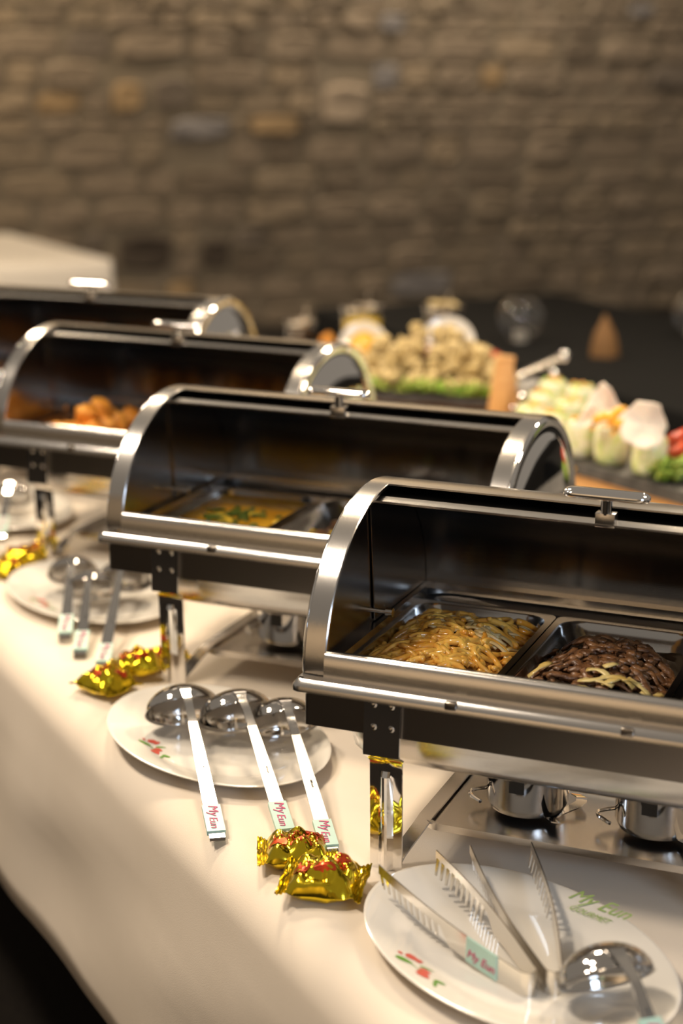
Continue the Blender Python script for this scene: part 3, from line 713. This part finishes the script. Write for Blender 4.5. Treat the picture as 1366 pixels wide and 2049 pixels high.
# ------------------------------------------------------------------ gold foil wrapped sweets
def make_sweet(c, ang, Lx=.075, Wy=.052, H=.022, seed=0, label='', grp='', tilt=0., txt=True, z0=.0015):
    o = empty('wrapped_sweet', (c[0], c[1], z0), rot=(tilt, 0, ang))
    nx, ny = 64, 26; top, bot = [], []
    for i in range(nx + 1):
        u = -1 + 2 * i / nx; rt, rb_ = [], []
        for j in range(ny + 1):
            v = -1 + 2 * j / ny
            e = max(0, 1 - abs(u / .76) ** 3.2) if abs(u) < .76 else 0
            b = e ** .55 * max(0, (1 - abs(v) ** 2.6)) ** .6
            seal = abs(u) > .77
            wx = Lx / 2 * u * (1 + .03 * noise.noise(Vector((v * 3, seed, 1))))
            pinch = 1 - .12 * math.exp(-((abs(u) - .76) / .1) ** 2)
            wy = Wy / 2 * v * pinch * (1 + .06 * noise.noise(Vector((u * 2, seed, 5))))
            q = Vector((u * 2.3 + seed * 3.3, v * 2.0, seed)); cr = (abs(noise.noise(q * .8)) * 2.6 - .5 + abs(noise.noise(q * 1.9)) * .7 - .2) * .95
            fold = .25 * abs(math.sin((v * 2.3 + u * 1.7 + seed))) * math.exp(-((abs(u) - .62) / .2) ** 2)
            z_ = H * .50 * b * (1 + .38 * cr) + H * .22 * fold * b
            zz = .0006 + (.0011 * math.sin(i * 2.2 + .4) if seal else 0) + (.010 * (abs(u) - .78) ** 1.0 * noise.noise(Vector((seed, v * 1.2 + u, 2))) * 4 if seal else 0) 
            base = H * .34
            rt.append((wx, wy, base + z_ + zz)); rb_.append((wx, wy, max(0.0003, base - min(base, H * .36 * b * (1 + .3 * cr)) + zz - .0008)))
        top.append(rt); bot.append(rb_[::-1])
    MB().loft([a + b for a, b in zip(top, bot)], caps=(True, True)).obj('foil_wrapper', M['gold'], o, ang=28)
    def zt(x, y):
        i = min(nx, max(0, round((x / (Lx / 2) + 1) / 2 * nx))); j = min(ny, max(0, round((y / (Wy / 2) + 1) / 2 * ny))); return top[i][j][2]
    if txt:
        cu = bpy.data.curves.new('lettering', 'FONT'); cu.body = 'LUCKY'; cu.size = .0165; cu.align_x = 'CENTER'; cu.align_y = 'CENTER'; cu.resolution_u = 3
        t = bpy.data.objects.new('tmp', cu); me = bpy.data.meshes.new_from_object(t); bpy.data.objects.remove(t)
        bm = bmesh.new(); bm.from_mesh(me); bmesh.ops.triangulate(bm, faces=bm.faces[:]); bmesh.ops.subdivide_edges(bm, edges=bm.edges[:], cuts=2, use_grid_fill=True)
        for v in bm.verts: v.co.z = zt(v.co.x, v.co.y + .002) + .0012; 
        bm.to_mesh(me); bm.free(); me.materials.append(M['goldred']); l = bpy.data.objects.new('lettering', me); COL.objects.link(l); l.parent = o; tag(l, 'red lettering on gold foil')
        m = MB()
        for (x, y, a, b) in ((-.020, -.010, .010, .005), (.018, .012, .009, .006), (.004, -.014, .012, .004)):
            ring = [(x + a * math.cos(k), y + b * math.sin(k)) for k in [2 * math.pi * q / 12 for q in range(12)]]
            vs = [(x, y, zt(x, y) + .0012)] + [(px, py, zt(px, py) + .0010) for px, py in ring]
            m.add(vs, [(0, k + 1, (k + 1) % 12 + 1) for k in range(12)])
        m.obj('red_print', M['goldred'], o)
    return tag(o, label, 'sweet', grp)
g1 = 'gold wrapped sweets beside the second platter'
make_sweet(at(594, 1712, .008), .42, .084, .062, .034, 1.3, 'gold foil sweet lettered in red, lying behind the front one', g1, txt=True)
make_sweet(at(648, 1773, .008), .20, .088, .070, .036, 4.1, 'front gold foil sweet at the rim of the nearest platter', g1, tilt=.10, z0=.004)
g2 = 'gold wrapped sweets in front of the second chafing dish'
make_sweet(at(212, 1375, .008), -.35, .078, .062, .038, 7.7, 'gold foil sweet leftmost of the group behind the second platter', g2)
make_sweet(at(276, 1342, .012), .50, .076, .056, .038, 9.2, 'gold foil sweet in the middle of the group behind the second platter', g2, z0=.008)
make_sweet(at(330, 1318, .008), 1.0, .070, .048, .026, 12.4, 'gold foil sweet around the foot of the second dish leg', g2)
g3 = 'gold wrapped sweets in front of the third chafing dish'
make_sweet(at(5, 1142, .008), -.2, .078, .055, .030, 17.7, 'blurred gold sweet cut off by the left photo edge', g3)
make_sweet(at(45, 1118, .008), .5, .078, .052, .030, 19.2, 'blurred gold sweet beside the far platter of ladles', g3)
make_sweet(at(88, 1100, .008), 1.1, .070, .048, .026, 22.4, 'blurred gold sweet at the third dish leg foot', g3)

# ------------------------------------------------------------------ board with rice paper rolls (right)
ang1 = math.radians(-33); SB = at(1366, 985, .150)
def frame(origin, ang): return Matrix.Translation(origin) @ Matrix.Rotation(ang, 4, 'Z')
F1 = frame(Vector((SB.x, SB.y, 0)), ang1)
o = empty('wooden_riser', F1.translation, ang1); MB().box(-.46, .40, .012, .20, .0, .128, bev=.003).obj('box', M['wood'], o); tag(o, 'light wooden riser box under the slate of rice paper rolls', 'riser')
def slate(name, x0, x1, y0, y1, z0, z1, Fm, ang, label):
    m = MB(); n = 40; rings = []
    def edge(z_, k0):
        out = []
        for k in range(n):
            t = k / n * 4; s_ = int(t); f = t - s_
            x, y = [(x0 + (x1 - x0) * f, y0), (x1, y0 + (y1 - y0) * f), (x1 - (x1 - x0) * f, y1), (x0, y1 - (y1 - y0) * f)][s_]
            out.append((x + R.uniform(-.003, .003), y + R.uniform(-.003, .003), z_))
        return out
    m.loft([edge(z0, 0), edge((z0 + z1) / 2, 1), edge(z1, 2)], caps=(True, True))
    o = m.obj(name, M['slate'], smooth=False); o.location = Fm.translation; o.rotation_euler = (0, 0, ang); return tag(o, label, 'slate board')
slate('slate_board', -.48, .42, .0, .215, .129, .150, F1, ang1, 'rough dark slate board under the rice paper rolls')
def at_y(u, v, y):
    d = CF + CR * (u - 683) / FPX - CU * (v - 1024.5) / FPX
    return CP + d * ((y - CP.y) / d.y)
def local1(u, v): return F1.inverted() @ at(u, v, .151)
def roll_proto():
    r = empty('rice_paper_roll')
    prof = [(.0, .0), (.024, .0), (.029, .004), (.031, .02), (.0305, .045), (.028, .062), (.022, .066)]
    m = MB(); rings = []
    for q, (r_, z_) in enumerate(prof): rings.append([(r_ * math.cos(a) * (1 + .06 * noise.noise(Vector((math.cos(a) * 2, math.sin(a) * 2, z_ * 50)))), r_ * math.sin(a) * (1 + .08 * noise.noise(Vector((math.sin(a) * 2, math.cos(a) * 2, z_ * 40)))), z_) for a in [2 * math.pi * k / 24 for k in range(24)]])
    m.loft(rings); m.obj('wrapper', M['rice'], r, ang=80)
    m = MB()
    for k in range(22):
        a = R.uniform(0, 6.28); rr = .020 * math.sqrt(R.random()); v_, f_ = blob(R.uniform(.004, .007), 1, .4, 90, k); m.add(v_, f_, Matrix.Translation((rr * math.cos(a), rr * math.sin(a), .0645 + R.uniform(-.002, .003))))
    m.obj('filling', M['rollfill'], r)
    return r
rp = roll_proto(); spots = [(1298, 948), (1222, 926), (1164, 912), (1108, 896), (1062, 880)]
RL = ['frontmost rice paper roll, right end of the row on slate', 'second rice paper roll from the right in the front row', 'third rice paper roll from the right in the front row', 'rice paper roll half behind the steel arch end', 'left end rice paper roll of the front row']
for i, (u, v) in enumerate(spots):
    r = rp if i == 0 else copy_tree(rp); r.location = at(u, v, .1515); r.rotation_euler = (0, 0, R.uniform(0, 6)); tag(r, RL[i], 'rice roll', 'rice paper rolls standing on the slate')
for i, (u, v) in enumerate([(1268, 898), (1195, 880), (1138, 868), (1085, 852), (1160, 838), (1105, 826)]):
    r = copy_tree(rp); r.location = at(u, v, .1515); r.rotation_euler = (0, 0, R.uniform(0, 6)); tag(r, ['rice paper roll under the round prawn cracker', 'rice paper roll under the mango slices', 'rice paper roll left of the mango slices', 'rice paper roll above the steel arch', 'rear rice paper roll under the pointed cracker', 'rearmost rice paper roll of the board'][i], 'rice roll', 'rice paper rolls standing on the slate')
def cracker(u, v, z_, wd_, ht, yaw, lean, label, seed, pointed=False):
    m = MB(); n = 20; rings = []
    for q in range(9):
        f = q / 8; row = []
        for k in range(n):
            a = 2 * math.pi * k / n; rr = f * (1 + .07 * math.sin(a * 7 + seed) * f + .05 * noise.noise(Vector((a, seed, 0))))
            x = wd_ / 2 * rr * math.cos(a); z2 = ht / 2 * rr * math.sin(a)
            if pointed: x *= (1 - .45 * max(0, math.sin(a)) * f)
            row.append((x, .016 * f * f * math.cos(2 * a) + .006 * math.sin(a * 3 + seed) * f, z2))
        rings.append(row)
    m.loft(rings[1:], caps=(True, False)); o = m.obj('prawn_cracker', M['cracker'], solid=.003, ang=180)
    o.location = at(u, v, z_); o.rotation_euler = (lean, 0, yaw); return tag(o, label, 'cracker', 'prawn crackers on the rice rolls')
cracker(1288, 852, .245, .080, .078, .4, -.3, 'round white prawn cracker standing on the front rolls', 1)
cracker(1205, 815, .245, .060, .082, .2, -.2, 'pointed white prawn cracker left of the round one', 2, True)
cracker(1185, 838, .235, .055, .04, 1.2, -.7, 'small pinkish prawn cracker at the foot of the pointed one', 5)
for i, (u, v, a) in enumerate([(1210, 850, .2), (1236, 838, 1.0), (1250, 858, .6)]):
    m = MB(); pts = [(.022 * math.cos(q * .35), 0, .026 * math.sin(q * .35)) for q in range(10)]; m.tube(pts, [.003 + .006 * math.sin(math.pi * q / 9) for q in range(10)], 8)
    o = m.obj('mango_slice', M['mango'], ang=80); o.location = at(u, v + 12, .225); o.rotation_euler = (.2, 0, a); tag(o, ['left orange mango slice lying on the rolls', 'upright orange mango slice between the crackers', 'orange mango slice beside the round cracker'][i], 'mango slice', 'mango slices on the rice rolls')
for i, (u, v, z_) in enumerate([(1345, 895, .19), (1372, 905, .19), (1350, 915, .165), (1378, 880, .21), (1336, 905, .175)]):
    v_, f_ = blob(.030, 2, .6, 45, i * 2.1, (1.2, .8, .7)); o = MB().add(v_, f_).obj('red_pepper_piece', M['shrimp'], ang=180); o.location = at(u, v, z_); o.rotation_euler = (R.uniform(0, 1), 0, R.uniform(0, 6)); tag(o, ['upper red pepper piece at the right photo edge', 'red pepper piece cut by the right photo edge', 'lowest red pepper piece just above the lettuce', 'rear red pepper piece beyond the photo edge', 'leftmost red pepper piece touching the front roll'][i], 'pepper', 'red pepper pieces on the slate')
m = MB()
def frill(m, n, spread, h, rad=.018):
    for k in range(n):
        a = R.uniform(0, 6.28); rr = spread * math.sqrt(R.random()); cx, cy = rr * math.cos(a), rr * math.sin(a); ll = R.uniform(.7, 1.3) * rad
        vs = []; 
        for q in range(7):
            f = q / 6; w2 = ll * .5 * math.sin(math.pi * (.15 + .8 * f)); vs += [(-w2, ll * f, .004 * math.sin(q * 2.5)), (0, ll * f, .006 * f), (w2, ll * f, -.004 * math.sin(q * 2.5))]
        fs = [(3 * q + c, 3 * q + c + 1, 3 * q + c + 4, 3 * q + c + 3) for q in range(6) for c in (0, 1)]
        T = Matrix.Translation((cx, cy, R.uniform(0, h))) @ Matrix.Rotation(a + R.uniform(-1, 1), 4, 'Z') @ Matrix.Rotation(R.uniform(.1, 1.2), 4, 'X'); m.add(vs, fs, T)
frill(m, 150, .045, .025); o = m.obj('lettuce_garnish', M['lettuce'], solid=.0006); o.location = at(1352, 955, .152); tag(o, 'frilly green lettuce at the right edge of the slate', 'lettuce', kind='stuff')
o = MB().add(*blob(.024, 2, .5, 50, 3., (1.3, 1, .6))).obj('orange_garnish', M['mango'], ang=180); o.location = at(1110, 935, .16); tag(o, 'orange garnish behind the second dish arch end', 'garnish')
# ------------------------------------------------------------------ board with battered cauliflower
F2c = Vector((-.565, 1.98, 0)); a2 = math.radians(2)
o = empty('brown_riser', F2c, a2); MB().box(-.20, .205, -.07, .09, .0, .118, bev=.003).obj('box', M['darkwood'], o); tag(o, 'brown wooden riser under the cauliflower slate', 'riser')
slate('slate_board', -.23, .225, -.095, .12, .119, .135, frame(F2c, a2), a2, 'slate board under the battered cauliflower')
fm = []
for k in range(4):
    m = MB()
    for q in range(9):
        a = q * 2.4; v_, f_ = blob(.0125, 1, .4, 120, q + k * 5); m.add(v_, f_, Matrix.Translation((.013 * math.cos(a), .013 * math.sin(a), .006 * math.sin(q * 1.7 + k))))
    fo = m.obj('battered_floret', M['floret'], ang=180); fm.append(fo.data); bpy.data.objects.remove(fo)
n_ = 0
for lv, (nx, ny) in enumerate(((9, 3), (8, 2), (6, 2), (3, 1))):
    for i in range(nx):
        for j in range(ny):
            x = (i - (nx - 1) / 2) * .046 + R.uniform(-.009, .009) + .008 * lv; y = (j - (ny - 1) / 2) * .045 + .012 * lv; z_ = .155 + lv * .031 + R.uniform(-.006, .006)
            o = bpy.data.objects.new('battered_floret', fm[n_ % 4]); n_ += 1; COL.objects.link(o); o.location = frame(F2c, a2) @ Vector((x, y - .01, z_)); o.rotation_euler = (R.uniform(0, 6), R.uniform(0, 6), 0)
            tag(o, 'battered floret, %s layer, %s row, %s from the left' % (['bottom', 'second', 'third', 'top'][lv], ['front', 'middle', 'rear'][j], ['first', 'second', 'third', 'fourth', 'fifth', 'sixth', 'seventh', 'eighth', 'ninth'][i]), 'floret', 'battered cauliflower florets on the rear slate')
m = MB()
for k in range(40):
    T = Matrix.Translation((R.uniform(-.19, .21), 0, 0)); mm = MB(); frill(mm, 4, .012, .008, .022); m.add(mm.v, mm.f, T @ Matrix.Translation((0, -.075, .140)))
o = m.obj('lettuce_bed', M['lettuce'], solid=.0006); o.location = F2c; o.rotation_euler = (0, 0, a2); tag(o, 'green lettuce leaves along the front of the cauliflower slate', 'lettuce', kind='stuff')
# lower tray of ham in front
F3c = Vector((-.50, 1.80, 0)); o = MB().box(-.24, .16, -.05, .05, .0, .045, bev=.003).obj('serving_board', M['darkwood']); o.location = F3c; tag(o, 'brown board carrying pink sliced ham below the cauliflower', 'board')
for i in range(14):
    m = MB(); m.lathe([(.0, .0), (.026, .001), (.030, .003), (.030, .005), (.0, .004)], 18, 1, 1.1)
    o = m.obj('ham_slice', M['ham']); o.location = F3c + Vector((-.21 + .026 * i, R.uniform(-.006, .006), .066)); o.rotation_euler = (R.uniform(-.1, .1), .95, 0); tag(o, 'pink ham slice, %s from the left in the row below the cauliflower' % 'first second third fourth fifth sixth seventh eighth ninth tenth eleventh twelfth thirteenth fourteenth'.split()[i], 'ham slice', 'fanned ham slices')
# wooden easel
ea = at_y(1012, 780, 1.80); o = empty('wooden_easel', (ea.x, ea.y, 0), math.radians(20))
MB().box(-.019, .019, -.004, .004, .0, .252, T=Matrix.Translation((-.035, -.0, 0)) @ Matrix.Rotation(math.radians(7.5), 4, 'Y'), bev=.002).obj('plank', M['wood'], o)
MB().box(-.017, .017, -.004, .004, .0, .242, T=Matrix.Translation((.034, .02, 0)) @ Matrix.Rotation(math.radians(-9), 4, 'Y'), bev=.002).obj('plank', M['wood'], o)
tag(o, 'small wooden A-shaped easel right of the cauliflower board', 'easel')
# red tomato, purple onions
o = MB().lathe([(.0, .0), (.020, .001), (.031, .012), (.034, .028), (.028, .042), (.012, .048), (.0, .044)], 24).obj('red_tomato', M['shrimp']); o.location = at(975, 745, .17); tag(o, 'red tomato left of the wooden easel', 'tomato')
MB().box(-.05, .05, -.04, .04, .0, o.location.z - .002, bev=.003).obj('riser_block', M['slate']).location = (o.location.x, o.location.y, 0); tag(bpy.data.objects['riser_block'], 'dark block under the tomato', 'block')
for i, (u, v) in enumerate([(815, 700), (832, 690), (848, 703), (826, 715)]):
    o = MB().add(*blob(.024, 2, .5, 50, i * 3., (1, 1, .8))).obj('purple_onion', M['purple'], ang=180); o.location = at_y(u, v, 2.02); tag(o, ['leftmost purple onion piece on the floret pile', 'topmost purple onion piece on the floret pile', 'rightmost purple onion piece on the floret pile', 'lowest purple onion piece on the floret pile'][i], 'onion', 'purple onion pieces')
# jars at the back
def jar(u, v, rad, h, content, label, lid=None, spoon=True, z_=0.0, name='glass_jar'):
    p = at(u, v, z_); o = empty(name, p)
    MB().lathe([(.0, .0), (rad, .0), (rad, h), (rad - .003, h), (rad - .003, .004), (.0, .004)], 32).obj('jar_glass', M['glass'], o)
    MB().lathe([(.0, .005), (rad - .004, .005), (rad - .004, h * .78), (.0, h * .78)], 28).obj('contents', content, o, ang=30)
    if spoon: MB().tube([(0, 0, h * .5), (.01, 0, h), (.018, 0, h + .05)], .003, 8).obj('spoon', M['handle'], o)
    MB().loft([[(r_ * math.cos(a), r_ * math.sin(a), z2) for a in [2 * math.pi * k / 32 for k in range(32)]] for r_, z2 in ((rad, h), (rad + .004, h + .003), (rad + .004, h + .010), (rad - .004, h + .010), (rad - .004, h))]).obj('rim', M['chrome'], o)
    return tag(o, label, 'jar')
def pedestal(u, v, z_, top, m, label, s=.07):
    p = at(u, v, z_); o = MB().box(-s, s, -s, s, 0, top, bev=.004).obj('display_block', m); o.location = (p.x, p.y, 0); return tag(o, label, 'block')
jar(724, 712, .055, .125, M['yellow'], 'glass jar of bright yellow sauce at the back of the buffet', z_=.05); pedestal(724, 712, .05, .049, M['slate'], 'low dark block under the yellow jar')
jar(885, 690, .050, .095, M['sauce'], 'dark glass jar topped with orange crumbs right of the yellow jar', z_=.09); pedestal(885, 690, .09, .089, M['slate'], 'low dark block under the dark jar')
jp = at(885, 690, .09)
for k, (du, dv) in enumerate(((-.026, 0), (.002, .01), (.028, -.004))):
    o = MB().add(*blob(.015, 2, .5, 60, k, (1.3, 1, .5))).obj('orange_crisp', M['floret'], ang=180); o.location = (jp.x + du, jp.y + dv, .09 + .105 + .006); tag(o, ['left', 'middle', 'right'][k] + ' orange crisp on top of the dark jar', 'crisp', 'crisps on the dark jar')
jar(602, 700, .040, .075, M['sauce'], 'small dark glass jar left of the yellow jar', z_=.03); pedestal(602, 700, .03, .029, M['slate'], 'low dark block under the small jar')
o = MB().add(*blob(.022, 2, .4, 60, 9)).obj('orange_crisp', M['crumb'], ang=180); o.location = at(655, 682, .085); tag(o, 'orange crisp between the small jar and the yellow jar', 'crisp')
MB().box(-.03, .03, -.03, .03, 0, o.location.z - .018, bev=.003).obj('display_block', M['slate']).location = (o.location.x, o.location.y, 0)
tag([q for q in bpy.data.objects if q.name.startswith('display_block')][-1], 'small dark block under the orange crisp', 'block')
def pedestal_at(p, top, label, s=.03):
    b = MB().box(-s, s, -s, s, 0, top, bev=.003).obj('display_block', M['slate']); b.location = (p.x, p.y, 0); return tag(b, label, 'block')
def lean_dish(u, v, z_, r_, cm, label):
    p = at(u, v, z_); o = empty('white_dish', p, rot=(math.radians(62), 0, math.radians(18)))
    MB().lathe([(.0, .0), (r_ * .6, .0), (r_, .012), (r_ * 1.0, .015), (r_ * .66, .006), (.0, .004)], 36).obj('dish', M['ceramic'], o)
    MB().lathe([(.0, .014), (r_ * .4, .012), (r_ * .62, .0065)], 24).obj('dip', cm, o)
    pedestal_at(p, p.z - r_ * .90, 'dark block under the ' + label)
    return tag(o, label, 'dish')
lean_dish(727, 692, .155, .058, M['mango'], 'white round dish leaning before the yellow jar')
lean_dish(896, 688, .20, .062, M['darkhandle'], 'white round dish with dark middle behind the cauliflower')
# utensils and bowls right of the easel
o = MB().lathe([(.0, .0), (.022, .0), (.040, .02), (.048, .05), (.046, .05), (.036, .02), (.0, .004)], 28).obj('white_bowl', M['ceramic']); o.location = at(1062, 812, .10); tag(o, 'small white bowl right of the wooden easel', 'bowl')
wb = o.location.copy(); MB().box(-.05, .05, -.05, .05, 0, .099, bev=.003).obj('display_block', M['slate']).location = (wb.x, wb.y, 0)
tag([q for q in bpy.data.objects if q.name.startswith('display_block')][-1], 'dark block under the small white bowl', 'block')
for i, (a, b, mt, rr, lb) in enumerate((((1035, 752), (1128, 712), 'handle', .010, 'steel serving handle pointing right above the others'), ((1060, 782), (1108, 748), 'darkhandle', .008, 'black handle with a blueish tip under the steel one'), ((1075, 805), (1148, 793), 'darkhandle', .009, 'lowest black handle, just above the rice rolls'))):
    p, q = at(*a, .16), at(*a, .16); d = CF * (p - CP).dot(CF)
    q = p + CR * ((b[0] - a[0]) / FPX * (p - CP).dot(CF)) - CU * ((b[1] - a[1]) / FPX * (p - CP).dot(CF))
    o = empty('serving_utensil', p)
    MB().tube([(0, 0, 0), tuple((q - p) * .5), tuple(q - p)], rr, 10, flat=.6).obj('handle', M[mt], o)
    MB().add(*blob(rr * 1.25, 2, .0)).obj('tip', M['chrome'], o, loc=tuple(q - p)); MB().add(*blob(.024, 2, .0, squash=(1.2, .9, .4))).obj('bowl', M['ladle'], o, loc=(-.03, -.01, -.012))
    pedestal_at(p, p.z - .026, 'dark rest block under the ' + ['steel serving handle', 'black handle with blueish tip', 'lowest black handle'][i])
    tag(o, lb, 'utensil', 'serving utensils by the wooden easel')
# ------------------------------------------------------------------ white table at the left back
wc = Vector((-3.0, 4.95, 0)); wt = empty('side_table', (wc.x, wc.y, FZ), math.radians(52))
MB().box(-2.4, 0, 0, 1.3, .70, .748).obj('tabletop', M['darkwood'], wt, smooth=False)
for x_ in (-2.3, -.08):
    for y_ in (.08, 1.2): MB().box(x_ - .02, x_ + .02, y_ - .02, y_ + .02, 0, .70).obj('leg', M['darkwood'], wt)
tag(wt, 'side table under a white cloth by the stone wall', 'table')
rings = [rrect(-2.41 + a, .01 - a, -.01 + a, 1.31 - a, .03, z_) for a, z_ in ((-.03, .02), (-.015, .35), (0, .70), (.001, .745), (.008, .752), (.012, .7525))]
o = MB().loft(rings, caps=(False, True)).obj('tablecloth', M['cloth2'], ang=50); o.location = (wc.x, wc.y, FZ); o.rotation_euler = (0, 0, math.radians(52)); tag(o, 'white tablecloth on the side table by the stone wall', 'tablecloth')
# ------------------------------------------------------------------ black table with ornaments behind the food
bc = tp(-2.6, 2.5, FZ); ba = math.atan2(ed.y, ed.x); bk = empty('black_table', bc, ba)
MB().box(-1.2, 1.4, -.50, .50, .70, .748).obj('tabletop', M['darkwood'], bk, smooth=False)
for x_ in (-1.1, 1.3):
    for y_ in (-.45, .35): MB().box(x_ - .02, x_ + .02, y_ - .02, y_ + .02, 0, .70).obj('leg', M['darkwood'], bk)
tag(bk, 'table under a black cloth behind the buffet food', 'table')
o = MB().loft([rrect(-1.21 + a, 1.41 - a, -.51 + a, .51 - a, .03, z_) for a, z_ in ((-.03, .02), (-.015, .35), (0, .70), (.001, .745), (.004, .7497))], caps=(False, True)).obj('tablecloth', M['blackcloth'], ang=50); o.location = bc; o.rotation_euler = (0, 0, ba); tag(o, 'black tablecloth on the table behind the food', 'tablecloth')
for i, (u, v) in enumerate(((1040, 682), (1388, 672))):
    o = empty('glass_globe', at(u, v, .0))
    MB().lathe([(.028, .001)] + [(.070 * math.sin(math.radians(a)), .070 - .068 * math.cos(math.radians(a))) for a in range(28, 160, 8)], 36).obj('globe', M['glass'], o, solid=.002)
    MB().lathe([(.0, .006), (.02, .006), (.02, .03), (.0, .03)], 20).obj('candle', M['ceramic'], o)
    tag(o, ['clear glass globe candle holder on the black table', 'clear glass globe cut off by the right photo edge'][i], 'candle holder', 'glass globes on the black table')
o = empty('folded_napkin', at(1207, 712, 0)); m = MB(); rings = []
for r_, z_ in ((.040, .0), (.037, .03), (.029, .065), (.014, .095), (.003, .12)):
    rings.append([(r_ * (1 + .12 * math.sin(5 * a)) * math.cos(a), r_ * (1 + .12 * math.sin(5 * a)) * math.sin(a), z_) for a in [2 * math.pi * k / 30 for k in range(30)]])
m.loft(rings, caps=(True, True)).obj('cone', M['amber'], o, ang=60); tag(o, 'amber brown napkin folded into a cone on the black table', 'napkin')
